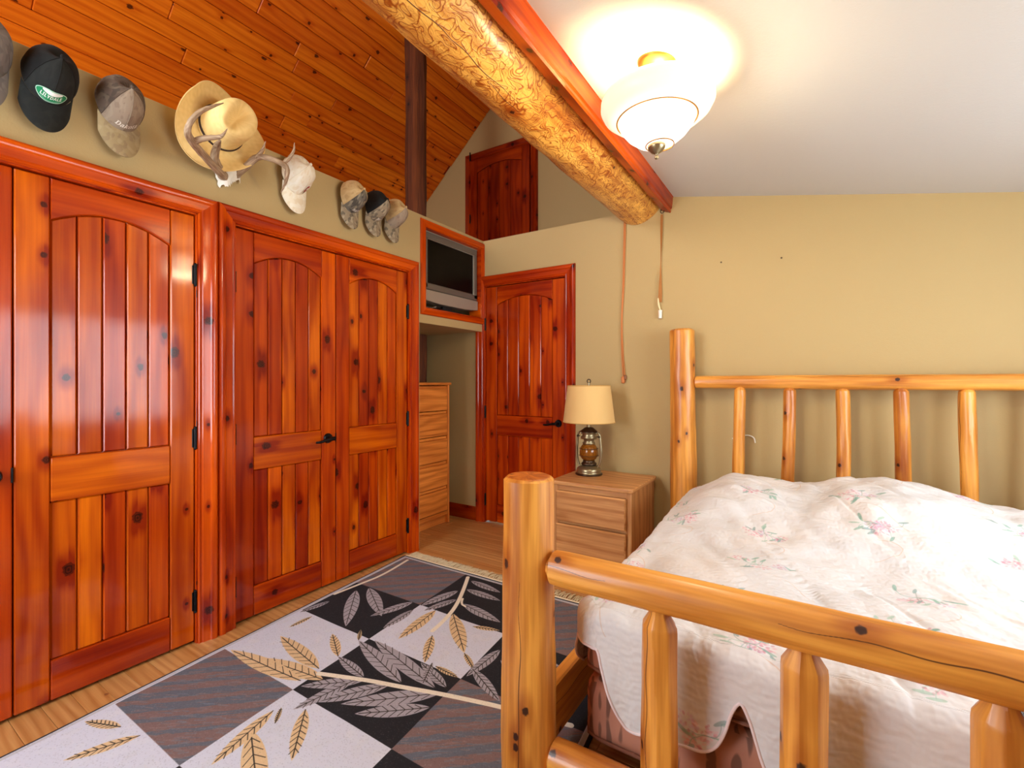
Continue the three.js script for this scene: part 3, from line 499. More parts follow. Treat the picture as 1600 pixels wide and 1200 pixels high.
// ---------------------------------------------------------------- ceiling light
{
  const X = -0.505, Z = 1.83, Y = whiteY(X);
  const c = thing('ceiling_light', 'glowing cream glass bowl light with bronze fittings on the white ceiling', 'ceiling light', V(X, Y, Z));
  const can = mesh('canopy', lathe([[0, -0.034], [0.02, -0.033], [0.05, -0.026], [0.068, -0.013], [0.074, -0.004], [0.075, 0.004], [0, 0.004]], 40), BRONZE, c); can.rotation.z = -Math.atan(0.197);
  for (const p of [[-0.036, -0.03, 0.02], [0.036, -0.034, -0.02]]) mesh('canopy_screw', new THREE.SphereGeometry(0.006, 10, 8).translate(...p), DARKBRONZE, c);
  mesh('stem', lathe([[0.007, -0.03], [0.007, -0.3]], 12), BRONZE, c);
  const leaf = grid(8, 4, (s, t) => { const w = 0.02 * Math.sin(Math.PI * s) ** 0.8 * (2 * t - 1); return [0.05 + 0.02 * s + 0.012 * s * s, -0.055 + 0.085 * s, w * 1.0 + 0.01 * s]; });
  mesh('leaf_ornament', leaf, std({ color: '#a86f35', metalness: 0.85, roughness: 0.36, side: THREE.DoubleSide }), c);
  const GLASS = phys({ color: '#fff4dc', roughness: 0.4, emissive: new THREE.Color(1.0, 0.93, 0.80), emissiveIntensity: LAMP_GLOW, side: THREE.DoubleSide });
  const UPPER = phys({ color: '#fff1d2', roughness: 0.4, emissive: new THREE.Color(1.0, 0.88, 0.66), emissiveIntensity: LAMP_GLOW * 0.3, side: THREE.DoubleSide });
  mesh('glass_bowl', lathe([[0.150, -0.224], [0.176, -0.212], [0.2, -0.192], [0.212, -0.168], [0.211, -0.145], [0.2, -0.127], [0.185, -0.118], [0.183, -0.122], [0.196, -0.131], [0.206, -0.147], [0.207, -0.167], [0.196, -0.189], [0.173, -0.208], [0.146, -0.22]], 64), UPPER, c);
  mesh('lower_glass', lathe([[0, -0.322], [0.04, -0.32], [0.078, -0.304], [0.112, -0.276], [0.136, -0.245], [0.146, -0.222], [0.143, -0.222], [0.13, -0.245], [0.108, -0.273], [0.075, -0.3], [0.04, -0.316], [0, -0.318]], 64), GLASS, c);
  mesh('bronze_ring', join([new THREE.TorusGeometry(0.149, 0.0035, 8, 72).rotateX(Math.PI / 2).translate(0, -0.222, 0), new THREE.TorusGeometry(0.052, 0.0022, 8, 40).rotateX(Math.PI / 2).translate(0.012, -0.322, 0)]), BRONZE, c);
  mesh('finial', lathe([[0, -0.374], [0.006, -0.372], [0.008, -0.366], [0.005, -0.358], [0.008, -0.352], [0.022, -0.344], [0.032, -0.33], [0.034, -0.318], [0, -0.316]], 28), DULLBRASS, c);
  const BULB = std({ color: '#ffffff', emissive: new THREE.Color(1, 0.85, 0.6), emissiveIntensity: 2 });
  for (const s of [-1, 1]) mesh('light_bulb', new THREE.SphereGeometry(0.03, 16, 12).scale(1, 1.2, 1).translate(0.07 * s, -0.175, 0), BULB, c);
  const p = new THREE.PointLight(new THREE.Color(1.0, 0.80, 0.50), LAMP_POWER, 0, 2); p.position.copy(V(X, Y - 0.295, Z)); p.castShadow = true; p.shadow.radius = 4; p.name = 'bulb_light'; scene.add(p);
}

// ---------------------------------------------------------------- log bed
{
  const BX = -0.728, BX2 = 1.31, ZH = 3.27, ZFOOT = 1.234;
  const b = thing('log_bed', 'honey coloured peeled log bed frame with spindle headboard and footboard', 'bed', V(0, 0, 0));
  const put = (name, geo, p0, p1, parent = b) => between(mesh(name, geo, LOG, parent), p0, p1);
  const endgrain = (parent, y, r) => { const m = mesh('end_grain', lathe([[0, 0.004], [r * 0.9, 0.003], [r, -0.001], [r, -0.004]], 20), ENDGRAIN, parent); m.position.y = y; };
  for (const [x, s] of [[BX, 1], [BX2, 2]]) {
    endgrain(put('head_post', logGeo(1.592, 0.088, 0.078, { seed: s, facet: 0.2, end0: 'flat', bevel: 0.2, rings: 44, sides: 32, rough: 0.05, bend: 0.06 }), V(x, 0, ZH), V(x, 1.592, ZH)), 1.592, 0.064);
    endgrain(put('foot_post', logGeo(0.955, 0.086, 0.076, { seed: s + 3, facet: 0.35, facets: 10, end0: 'flat', bevel: 0.15, rings: 36, sides: 40, rough: 0.05 }), V(x, 0, ZFOOT), V(x, 0.955, ZFOOT)), 0.955, 0.068);
  }
  put('head_rail', logGeo(BX2 - BX - 0.13, 0.041, 0.043, { seed: 6, facet: 0.4, end0: 'tenon', end1: 'tenon', rings: 50 }), V(BX + 0.065, 1.24, ZH), V(BX2 - 0.065, 1.24, ZH));
  put('head_rail', logGeo(BX2 - BX - 0.13, 0.041, 0.043, { seed: 7, facet: 0.4, end0: 'tenon', end1: 'tenon', rings: 30 }), V(BX + 0.065, 0.4, ZH), V(BX2 - 0.065, 0.4, ZH));
  for (let i = 0; i < 6; i++) { const x = -0.383 + 0.265 * i; put('head_spindle', logGeo(0.8, 0.036, 0.034, { seed: 20 + i, facet: 0.45, end0: 'tenon', end1: 'tenon', rings: 30, sides: 24, bend: 0.22, rough: 0.06, bevel: 0.6 }), V(x, 0.42, ZH), V(x, 1.215, ZH)); }
  put('foot_rail', logGeo(BX2 - BX - 0.13, 0.05, 0.052, { seed: 8, facet: 0.55, end0: 'tenon', end1: 'tenon', rings: 60, sides: 36 }), V(BX + 0.065, 0.697, ZFOOT), V(BX2 - 0.065, 0.69, ZFOOT));
  put('foot_rail', logGeo(BX2 - BX - 0.13, 0.05, 0.052, { seed: 9, facet: 0.55, end0: 'tenon', end1: 'tenon', rings: 30, sides: 27 }), V(BX + 0.065, 0.14, ZFOOT), V(BX2 - 0.065, 0.14, ZFOOT));
  for (let i = 0; i < 5; i++) { const x = -0.334 + 0.318 * i; put('foot_spindle', logGeo(0.504, 0.046, 0.044, { seed: 40 + i, facet: 0.9, facets: 8, end0: 'tenon', end1: 'tenon', rings: 30, sides: 48, rough: 0.04, bevel: 0.62 }), V(x, 0.15, ZFOOT), V(x, 0.65, ZFOOT)); }
  for (const x of [BX, BX2]) mesh('side_rail', grain(roomBox(x - 0.022, x + 0.022, 0.07, 0.25, ZFOOT + 0.06, ZH - 0.06, 0.006), 'z', x), LOG, b);
}

// ---------------------------------------------------------------- mattress and quilt
const MX0 = -0.64, MX1 = 1.235, MZ0 = 1.36, MZ1 = 3.15;
{
  const damask = dataTexture(512, 512, 0.5, 0.5, (u, v, c) => { const a = noise(u * 22, v * 22 + 4), t = smooth(0.35, 0.5, Math.abs(noise(u * 30 + v * 18, v * 26 - u * 10))) * 0.9; const k = 1 - 0.35 * t + 0.06 * a; c[0] = 188 * k; c[1] = 128 * k; c[2] = 104 * k; });
  const TICK = std({ map: damask, roughness: 0.8 }), PIPE = std({ color: '#8d5a45', roughness: 0.8 });
  const box = (y0, y1) => grain(new RoundedBoxGeometry(MX1 - MX0 - 0.04, y1 - y0, MZ1 - MZ0 - 0.06, 5, 0.055), 'z').translate((MX0 + MX1) / 2, (y0 + y1) / 2, -(MZ0 + MZ1) / 2);
  const piping = (y) => { const p = [], r = 0.055; for (const [cx, cz, a] of [[MX0 + r, MZ0 + r, 180], [MX1 - r, MZ0 + r, 270], [MX1 - r, MZ1 - r, 0], [MX0 + r, MZ1 - r, 90]]) for (let k = 0; k <= 4; k++) { const t = (a + k * 22.5) * Math.PI / 180; p.push(V(lerp(cx + r * Math.cos(t), (MX0 + MX1) / 2, 0.021), y, lerp(cz + r * Math.sin(t), (MZ0 + MZ1) / 2, 0.033))); } return new THREE.TubeGeometry(new THREE.CatmullRomCurve3(p, true, 'centripetal'), 160, 0.006, 6, true); };
  const m = thing('mattress', 'brown damask mattress showing where the quilt lifts at the bed corner', 'mattress');
  mesh('ticking', box(0.30, 0.505), TICK, m); mesh('piping', piping(0.335), PIPE, m); mesh('piping', piping(0.49), PIPE, m);
  const bs = thing('box_spring', 'brown damask box spring below the mattress inside the log frame', 'box spring');
  mesh('ticking', box(0.085, 0.302), TICK, bs); mesh('piping', piping(0.12), PIPE, bs);
}
{
  const S = 1024, M = 1.6, px = S / M;
  const floral = canvasTexture(S, S, (g) => {
    g.fillStyle = '#d6d6d8'; g.fillRect(0, 0, S, S);
    const r = rng(77), blob = (x, y, R, col, a) => { g.globalAlpha = a; g.fillStyle = col; g.beginPath(); g.ellipse(x, y, R, R * (0.5 + 0.4 * r()), r() * 6, 0, 7); g.fill(); };
    for (let i = 0; i < 60; i++) blob(r() * S, r() * S, 60 + 90 * r(), '#f8e7d6', 0.08);
    const wrap = (f) => { for (const dx of [-S, 0, S]) for (const dy of [-S, 0, S]) { g.save(); g.translate(dx, dy); f(); g.restore(); } };
    for (let n = 0; n < 20; n++) {
      const cx = ((n % 4) + 0.3 + 0.5 * r()) * S / 4, cy = (Math.floor(n / 4) + 0.3 + 0.5 * r()) * S / 5, seed = Math.floor(r() * 1e6), kind = n % 3;
      wrap(() => {
        const q = rng(seed);
        for (let k = 0; k < 3 + kind; k++) { const fx = cx + (q() - 0.5) * 90, fy = cy + (q() - 0.5) * 60, col = ['#e3a9b2', '#cdb2d2', '#dfa4ae'][k % 3]; for (let m = 0; m < 34; m++) { g.globalAlpha = 0.34; g.fillStyle = m % 4 ? col : '#b9687c'; const a = q() * 6.28, d = 21 * Math.sqrt(q()); g.beginPath(); g.ellipse(fx + d * Math.cos(a), fy + 0.75 * d * Math.sin(a), 3.4, 2.1, a, 0, 7); g.fill(); } }
        for (let k = 0; k < 9; k++) { const a = q() * 6.28, d = 30 + 40 * q(), x = cx + d * Math.cos(a), y = cy + d * 0.7 * Math.sin(a); g.globalAlpha = 0.62; g.fillStyle = g.strokeStyle = ['#7da797', '#97b8a6', '#7c9a96'][k % 3]; g.beginPath(); g.ellipse(x, y, 13, 3.6, a + q(), 0, 7); g.fill(); g.lineWidth = 1.3; g.beginPath(); g.moveTo(cx, cy); g.quadraticCurveTo(x, cy, x, y); g.stroke(); }
        g.globalAlpha = 0.55; g.strokeStyle = '#cfa98a'; g.lineWidth = 1.6; g.beginPath(); const sx = cx + 40 * (q() - 0.5), sy = cy + 50; g.moveTo(sx, sy); g.bezierCurveTo(sx + 70, sy + 10, sx + 60, sy + 60, sx + 160 * (q() - 0.3), sy + 90); g.stroke();
      });
    }
    g.globalAlpha = 1;
  }, M, M);
  const pillow = [[-0.7, 0.0], [-0.60, 0.05], [-0.52, 0.10], [-0.45, 0.145], [-0.33, 0.172], [-0.2, 0.166], [-0.11, 0.15], [-0.04, 0.15], [0.03, 0.166], [0.17, 0.205], [0.3, 0.217], [0.4, 0.212], [0.47, 0.195], [0.56, 0.163], [0.65, 0.135], [0.79, 0.138], [1.05, 0.13], [1.2, 0.05], [1.3, 0]];
  const bump = (x) => { for (let i = 1; i < pillow.length; i++) if (x < pillow[i][0]) { const [a, p] = pillow[i - 1], [b, q] = pillow[i]; const t = clamp((x - a) / (b - a)); return lerp(p, q, t); } return 0; };
  const bumpS = (x) => (bump(x - 0.05) + 2 * bump(x) + bump(x + 0.05)) / 4;
  const topY = (x, Z) => 0.545 + bumpS(x) * smooth(2.05, 2.86, Z) * (1 - 0.35 * smooth(2.98, 3.16, Z)) + 0.016 * noise(x * 3.1 + 4, Z * 2.4) + 0.007 * noise(x * 9 + Z * 3, Z * 7 - x * 2) * (1 + smooth(1.9, 2.8, Z)) + 0.0045 * noise((x + Z * 0.6) * 17, (Z - x * 0.4) * 6) + 0.0028 * noise((Z * 0.9 + x * 0.35) * 42, (x * 0.9 - Z * 0.35) * 6) * (1 + smooth(2.0, 2.7, Z)) - 0.006 * Math.exp(-(((x * 3 + Z * 1.7 + 0.25 * Math.sin(x * 5)) % 0.9 - 0.45) ** 2) * 900);
  // once round the bed: left side from the headboard, the foot, the right side, the head
  const R = 0.1, x0 = MX0 - 0.012, x1 = MX1 + 0.01, z0 = MZ0 - 0.016, z1 = MZ1 - 0.02, path = [], seg = (ax, az, bx, bz, nx, nz, n) => { for (let i = 0; i < n; i++) path.push([lerp(ax, bx, i / n), lerp(az, bz, i / n), nx, nz]); }, arc = (cx, cz, a0, n) => { for (let i = 0; i < n; i++) { const a = (a0 + 90 * i / n) * Math.PI / 180; path.push([cx + R * Math.cos(a), cz + R * Math.sin(a), Math.cos(a), Math.sin(a)]); } };
  seg(x0, z1 - R, x0, z0 + R, -1, 0, 130); arc(x0 + R, z0 + R, 180, 26); seg(x0 + R, z0, x1 - R, z0, 0, -1, 180); arc(x1 - R, z0 + R, 270, 14); seg(x1, z0 + R, x1, z1 - R, 1, 0, 60); arc(x1 - R, z1 - R, 0, 14); seg(x1 - R, z1, x0 + R, z1, 0, 1, 130); arc(x0 + R, z1 - R, 90, 14);
  const N = path.length, NT = 52, NS = 26;
  const drop = (x, Z, nx, nz) => {   // how far the hem hangs below the top edge
    if (nz > 0.3) return 0.10;
    if (nx > 0.5 && nz > -0.5) return 0.28;
    const corner = Math.exp(-(((x - (MX0 + 0.05)) / 0.075) ** 2) - (((Z - MZ0 - 0.015) / 0.085) ** 2));
    const foot = 0.30 - 0.15 * Math.exp(-(((x + 0.155) / 0.04) ** 2)) + 0.03 * Math.sin(x * 9), side = 0.27 + 0.02 * Math.sin(Z * 8);
    return lerp(nx < -0.7 ? side : foot, 0.105, clamp(corner * 1.5));
  };
  const geo = grid(N, NT + NS, (s, t) => {
    const i = Math.round(s * N) % N, k = Math.round(t * (NT + NS)), [ex, eZ, nx, nz] = path[i];
    const HWX = (x1 - x0) / 2, cx = clamp(ex, x0 + HWX, x1 - HWX), cZ = clamp(eZ, z0 + 0.8, z1 - 0.8), q = Math.min(1, k / NT), rr = 0.05;
    let x = lerp(cx, ex - nx * rr, q), Z = lerp(cZ, eZ - nz * rr, q), y = topY(x, Z) - 0.012 * smooth(0.8, 1, q), u = x, v = Z;
    if (k > NT) {
      const D = drop(ex, eZ, nx, nz), d = (k - NT) / NS * (D + 0.03), a = Math.min(1, d / 0.075) * Math.PI / 2, w = Math.max(0, d - 0.075), per = i * 0.0125;
      const fold = (0.016 * Math.sin(per * 17 + 2 * noise(per * 3, 1)) + 0.012 * noise(per * 14, d * 5)) * smooth(0, 0.2, w) + 0.012 * smooth(0, 0.25, w), out = nz > 0.3 ? 0.2 : (nz < -0.5 ? 0.45 : 1);
      const off = rr * (Math.sin(a) - 1) + rr + fold * out - rr + 0.0;
      x = ex - nx * rr + nx * (rr * Math.sin(a) + fold * out); Z = eZ - nz * rr + nz * (rr * Math.sin(a) + fold * out); y += rr * (Math.cos(a) - 1) - w + 0.006 * noise(per * 11, d * 20); u = ex + nx * d; v = eZ + nz * d;
    }
    return [x, y, -Z, u, v];
  }, true);
  const q = thing('quilt', 'white quilt with faded pink and green flowers over the log bed', 'quilt');
  const cloth = dataTexture(256, 256, 0.5, 0.5, (u, v, c) => { const t = 128 + 70 * noise(u * 26, v * 70) + 50 * noise(u * 90, v * 60); c[0] = c[1] = c[2] = t; }, false);
  mesh('cover', geo, std({ map: floral, roughness: 0.85, side: THREE.DoubleSide, bumpMap: cloth, bumpScale: 0.004 }), q);
  // pink bound hem: a cord round the edge of the left side and foot
  const p = geo.attributes.position, row = (NT + NS) * (N + 1), hem = []; for (let i = 0; i < 330; i += 2) hem.push(new THREE.Vector3(p.getX(row + i), p.getY(row + i), p.getZ(row + i)));
  mesh('hem', new THREE.TubeGeometry(new THREE.CatmullRomCurve3(hem), 400, 0.0045, 6), std({ color: '#e9d7d6', roughness: 0.9 }), q);
}

// ---------------------------------------------------------------- rug
{
  const W = 1.70, L = 2.42, S = 640;
  const LEAF = '#a29fa9', TAN = '#d9bd92', CREAM = '#e9e2cf', BLACK = '#14161d', PALE = '#cdd3e4';
  const tex = canvasTexture(Math.round(W * S), Math.round(L * S), (g, w, h) => {
    const r = rng(5), m = (v) => v * S; g.fillStyle = PALE; g.fillRect(0, 0, w, h);
    const cols = [0.03, 0.56, 1.12, 1.67], rows = [0.035, 0.49, 0.875, 1.29, 1.705, 2.10, 2.385];
    const kinds = ['BKB', 'KWK', 'WKB', 'BWK', 'WKW', 'BWK'];   // brown, black, white
    for (let j = 0; j < 6; j++) for (let i = 0; i < 3; i++) {
      const x = m(cols[i]), y = m(rows[j]), ww = m(cols[i + 1]) - x + 1, hh = m(rows[j + 1]) - y + 1, k = kinds[j][i];
      g.save(); g.beginPath(); g.rect(x, y, ww, hh); g.clip();
      g.fillStyle = k === 'K' ? BLACK : k === 'W' ? PALE : '#7b6462'; g.fillRect(x, y, ww, hh);
      if (k === 'B') for (let n = 0; n < 9; n++) { g.strokeStyle = '#5a6674'; g.globalAlpha = 0.85; g.lineWidth = m(0.014 + 0.03 * r()); g.beginPath(); const o = n * m(0.09) - m(0.3); g.moveTo(x - 10, y + o + m(0.42)); for (let k = 1; k <= 24; k++) g.lineTo(x - 10 + k / 24 * (ww + 20), y + o + m(0.42 - 0.46 * k / 24 + 0.012 * noise(k * 0.9 + n * 7, j + i)) ); g.stroke(); } 
      if (k === 'B') for (let n = 0; n < 420; n++) { g.strokeStyle = ['#7b6462', '#5a6674', '#8a7472', '#6f7c8c'][n % 4]; g.globalAlpha = 0.5; g.lineWidth = 3; const px = x + r() * ww, py = y + r() * hh, l = m(0.02 + 0.03 * r()); g.beginPath(); g.moveTo(px, py); g.lineTo(px + l, py - l * (0.4 + 0.5 * r())); g.stroke(); }
      if (k === 'W') for (let n = 0; n < 60; n++) { g.fillStyle = r() > 0.5 ? '#c6c6ce' : '#dedee4'; g.globalAlpha = 0.15; g.beginPath(); g.ellipse(x + r() * ww, y + r() * hh, m(0.03), m(0.015), r() * 3, 0, 7); g.fill(); }
      g.restore();
    }
    g.globalAlpha = 1;
    const leaf = (a, b, c, d, col, wd) => {
      const dx = c - a, dy = d - b, len = Math.hypot(dx, dy), nx = -dy / len, ny = dx / len, ww = wd ?? Math.min(len * 0.17, 0.058);
      g.fillStyle = col; g.beginPath(); g.moveTo(m(a), m(b));
      g.bezierCurveTo(m(a + dx * 0.25 + nx * ww), m(b + dy * 0.25 + ny * ww), m(a + dx * 0.7 + nx * ww * 0.8), m(b + dy * 0.7 + ny * ww * 0.8), m(c), m(d));
      g.bezierCurveTo(m(a + dx * 0.7 - nx * ww * 0.8), m(b + dy * 0.7 - ny * ww * 0.8), m(a + dx * 0.25 - nx * ww), m(b + dy * 0.25 - ny * ww), m(a), m(b)); g.fill();
      g.strokeStyle = '#2b2620'; g.lineWidth = m(0.004); g.beginPath(); g.moveTo(m(a), m(b)); g.lineTo(m(a + dx * 0.95), m(b + dy * 0.95)); g.stroke(); g.lineWidth = m(0.0028);
      for (let k = 1; k < 8; k++) for (const s of [-1, 1]) { const t = k / 9, e = ww * 0.62 * Math.sin(Math.PI * (0.15 + t * 0.8)); g.beginPath(); g.moveTo(m(a + dx * t), m(b + dy * t)); g.lineTo(m(a + dx * (t + 0.1) + nx * s * e), m(b + dy * (t + 0.1) + ny * s * e)); g.stroke(); }
    };
    for (const q of [[0.674, 0.491, 0.686, 0.8], [0.777, 0.468, 1.032, 0.722], [0.81, 0.687, 0.917, 0.873], [0.941, 0.515, 1.082, 0.477], [0.541, 1.046, 0.366, 0.94], [0.54, 1.149, 0.16, 1.09], [0.619, 1.186, 0.25, 1.235], [0.524, 0.91, 0.462, 0.84], [0.136, 0.891, 0.127, 1.019], [1.032, 0.722, 1.134, 0.793], [0.974, 0.865, 1.105, 0.874], [0.54, 1.24, 0.06, 1.28], [0.7, 1.33, 0.865, 1.5], [0.665, 1.434, 0.612, 1.374], [0.191, 1.74, 0.04, 1.80], [0.3, 1.72, 0.2, 1.9], [0.62, 1.5, 0.95, 1.66], [0.6, 1.4, 0.65, 1.65]]) leaf(...q, TAN);
    for (const q of [[0.109, 0.561, 0.37, 0.859], [0.151, 0.497, 0.458, 0.69], [0.503, 0.486, 0.404, 0.723], [0.561, 0.551, 0.551, 0.771], [0.647, 0.238, 0.57, 0.5], [0.704, 0.331, 0.62, 0.53], [0.68, 0.198, 0.931, 0.211], [0.763, 0.356, 1.047, 0.409], [0.641, 0.091, 0.881, 0.125], [0.918, 1.025, 0.524, 0.91], [1.063, 0.977, 0.592, 0.869], [1.1, 0.95, 0.9, 0.88], [0.755, 1.085, 0.541, 1.046], [0.776, 1.091, 0.57, 1.261], [1.103, 0.984, 0.797, 1.242], [0.884, 1.063, 0.7, 1.287], [0.734, 1.12, 0.66, 1.357], [1.113, 1.071, 0.885, 1.249], [0.947, 0.855, 1.0, 0.984], [1.165, 0.613, 1.132, 0.85], [1.129, 0.796, 1.33, 0.9], [1.202, 0.675, 1.45, 0.78], [0.08, 0.73, 0.04, 0.9], [1.2, 0.56, 1.5, 0.6], [1.3, 0.8, 1.6, 0.72], [1.2, 1.45, 1.5, 1.6], [0.7, 1.8, 0.9, 2.05], [0.8, 1.8, 1.0, 1.95]]) leaf(...q, LEAF);
    g.strokeStyle = CREAM; g.lineCap = 'round';
    for (const [wd, ...s] of [[0.024, [0.567, 1.17], [0.742, 1.103], [0.972, 1.032], [1.187, 0.967], [1.36, 0.92], [1.62, 0.87]], [0.024, [0.596, 0.06], [0.684, 0.244], [0.754, 0.418], [0.78, 0.57], [0.785, 0.656]], [0.02, [0.07, 0.06], [0.097, 0.312], [0.064, 0.501], [0.035, 0.66]], [0.014, [0.729, 0.307], [0.753, 0.361], [0.792, 0.371]]]) { g.lineWidth = m(wd); g.beginPath(); g.moveTo(m(s[0][0]), m(s[0][1])); for (let k = 1; k < s.length - 1; k++) g.quadraticCurveTo(m(s[k][0]), m(s[k][1]), m((s[k][0] + s[k + 1][0]) / 2), m((s[k][1] + s[k + 1][1]) / 2)); g.lineTo(m(s[s.length - 1][0]), m(s[s.length - 1][1])); g.stroke(); }
    g.strokeStyle = '#23262c'; g.lineWidth = m(0.012); g.strokeRect(m(0.002), m(0.012), w - m(0.004), h - m(0.03)); g.strokeStyle = '#b9bcc2'; g.lineWidth = m(0.014); g.strokeRect(m(0.018), m(0.03), w - m(0.036), h - m(0.07));
    for (let n = 0; n < 60000; n++) { g.globalAlpha = 0.10; g.fillStyle = r() > 0.5 ? '#fff' : '#000'; g.fillRect(r() * w, r() * h, 2.5, 1.5); }
  });
  const rug = thing('area_rug', 'black, cream and brown checked rug with leaf branches and fringed end', 'rug', V(0, 0, 0));
  const left = (Z) => -2.425 + (2.4 - Z) * 0.09, H = (x, y) => 0.011 + 0.002 * noise(x * 4, y * 4);
  mesh('pile', grid(60, 80, (s, t) => { const Z = 2.4 - t * L; return [left(Z) + s * W, H(s * W, t * L), -Z, s, 1 - t]; }), std({ map: tex, roughness: 0.95 }), rug).material.side = THREE.DoubleSide;
  const edge = []; for (const [a, b, c, d] of [[0, 0, 1, 0], [1, 0, 1, 1], [1, 1, 0, 1], [0, 1, 0, 0]]) for (let k = 0; k < 20; k++) { const s = lerp(a, c, k / 20), t = lerp(b, d, k / 20), Z = 2.4 - t * L; edge.push(V(left(Z) + s * W, H(s * W, t * L) - 0.0055, Z)); }
  mesh('binding', new THREE.TubeGeometry(new THREE.CatmullRomCurve3(edge, true), 240, 0.0055, 6, true), std({ color: '#22242a', roughness: 0.9 }), rug);
  // fringe: knotted cream cords along the far end, thousands of thread ends
  const list = [], r = rng(9), C = std({ color: '#e6d8b4', roughness: 0.95 });
  for (let i = 0; i < 118; i++) {
    const x = -2.415 + i * W / 118, kn = V(x + 0.006, 0.008, 2.412);
    list.push(new THREE.SphereGeometry(0.0055, 6, 4).translate(kn.x, kn.y, kn.z));
    for (let k = 0; k < 3; k++) { const a = (r() - 0.5) * 0.03, l = 0.07 + 0.025 * r(); list.push(taperTube([kn, V(x + 0.006 + a * 0.5, 0.007 + 0.008 * r(), 2.412 + l * 0.5), V(x + 0.006 + a, 0.004, 2.412 + l)], [0.0032, 0.003, 0.002], 4, 4)); }
  }
  mesh('fringe', join(list), C, rug).userData.kind = 'stuff';
  mesh('end_band', toCreasedNormals(grid(60, 4, (s, t) => { const a = t * Math.PI; return [-2.425 + s * W, 0.006 + 0.008 * Math.sin(a), -(2.404 - 0.012 * Math.cos(a))]; }), 1), C, rug);
}

// ---------------------------------------------------------------- caps, straw hat and antlers on the closet wall
function fabric(base, spots, seed, amount = 1) {
  const r = rng(seed), so = seed * 3.7;
  return std({ map: dataTexture(256, 256, 0.25, 0.25, (u, v, c) => { const weave = 0.06 * Math.sin(u * 4000) * Math.sin(v * 4000), a = noise(u * 26 + so, v * 26), b = noise(u * 60, v * 60 + so), k = smooth(0.05, 0.3, a + 0.6 * b) * amount, q = smooth(0.15, 0.35, noise(u * 40 - so, v * 34)) * amount; for (let n = 0; n < 3; n++) c[n] = lerp(lerp(base[n], spots[0][n], k), spots[1][n], q) * (1 + weave); }), roughness: 0.92, side: THREE.DoubleSide });
}
function crownPoint(phi, t, a, b, h, slouch, grow = 0) {
  const psi = t * Math.PI / 2, k = Math.cos(psi) ** 0.72, front = Math.cos(phi);
  const y = h * Math.sin(psi) ** 1.05 * (1 + 0.10 * front - slouch * smooth(0.1, -0.9, front) * 0.25) , w = 1 + slouch * 0.06 * noise(phi * 2 + slouch * 9, t * 4);
  return [(a * k * Math.sin(phi) + grow * Math.sin(phi)) * w, y + grow * Math.sin(psi), (b * k * front + grow * front * Math.cos(psi)) * w - 0.012 * Math.sin(psi)];
}
function makeCap(label, { at, tilt = 5, swing = 0, turn = 0, rear, front, brim, logo, slouch = 0.3, scale = 1, group }) {
  const o = thing('baseball_cap', label, 'cap', at, group), a = 0.088, b = 0.1, h = 0.135, F = 0.98;
  const shell = (p0, p1, nu, name, mat) => mesh(name, join([grid(nu, 16, (s, t) => { const q = crownPoint(lerp(p0, p1, s), t, a, b, h, slouch); return [...q, s * (p1 - p0) * 0.1, t * 0.14]; }), ...(name === 'front_panel' ? [] : [])]), mat, o);
  shell(-F, F, 18, 'front_panel', front); shell(F, 2 * Math.PI - F, 34, 'rear_panel', rear);
  // raised seams between the panels
  for (const p of [0, F, -F]) mesh('seam', tube([0.02, 0.2, 0.4, 0.6, 0.8, 0.98].map((t) => new THREE.Vector3(...crownPoint(p, t, a, b, h, slouch, 0.0006))), 0.0016, 20, 5), p ? rear : front, o);
  mesh('button', new THREE.SphereGeometry(0.008, 12, 8).scale(1, 0.6, 1).translate(...crownPoint(0, 1, a, b, h, slouch, 0.002)), rear, o);
  const bp = (s, t, lift) => { const al = lerp(-1.2, 1.2, s), ex = Math.cos(al * 0.8) ** 0.7, x0 = a * Math.sin(al), z0 = b * Math.cos(al) - 0.012 * 0, x = x0 * lerp(1, 1.0, t), z = z0 + t * 0.09 * ex + t * 0.01; return [x, -0.018 * (x / 0.09) ** 2 * (0.4 + t) - 0.010 * t + lift, z, x + 0.1, z]; };
  mesh('brim', join([grid(24, 10, (s, t) => bp(s, t, 0.002)), grid(24, 10, (s, t) => bp(1 - s, t, -0.002)), grid(24, 1, (s, t) => bp(s, 1, 0.002 - 0.004 * t))]), brim, o);
  if (logo) { const [p0, p1, t0, t1, tex] = logo; mesh('emblem', grid(16, 8, (s, t) => [...crownPoint(lerp(p0, p1, s), lerp(t0, t1, t), a, b, h, slouch, 0.0025), s, t]), std({ map: tex, transparent: true, alphaTest: 0.5, roughness: 0.8, side: THREE.DoubleSide }), o); }
  // crown points out of the wall (+x), the brim hangs down
  const m = new THREE.Matrix4().makeBasis(new THREE.Vector3(0, 0, -1), new THREE.Vector3(1, 0, 0), new THREE.Vector3(0, -1, 0));
  o.quaternion.setFromRotationMatrix(m);
  const rz = new THREE.Quaternion().setFromAxisAngle(new THREE.Vector3(0, 0, 1), tilt * Math.PI / 180), rx = new THREE.Quaternion().setFromAxisAngle(new THREE.Vector3(1, 0, 0), swing * Math.PI / 180), ry = new THREE.Quaternion().setFromAxisAngle(new THREE.Vector3(0, 1, 0), turn * Math.PI / 180);
  o.quaternion.premultiply(rz).premultiply(rx).premultiply(ry); o.scale.set(0.87 * scale, scale, 1.04 * scale);
  return o;
}
const clearCanvas = (w, h, f) => canvasTexture(w, h, (g) => { g.clearRect(0, 0, w, h); f(g); });
const script = (text, col, font = 'italic bold 64px serif') => clearCanvas(256, 128, (g) => { g.fillStyle = col; g.font = font; g.textAlign = 'center'; g.textBaseline = 'middle'; g.fillText(text, 128, 66); });
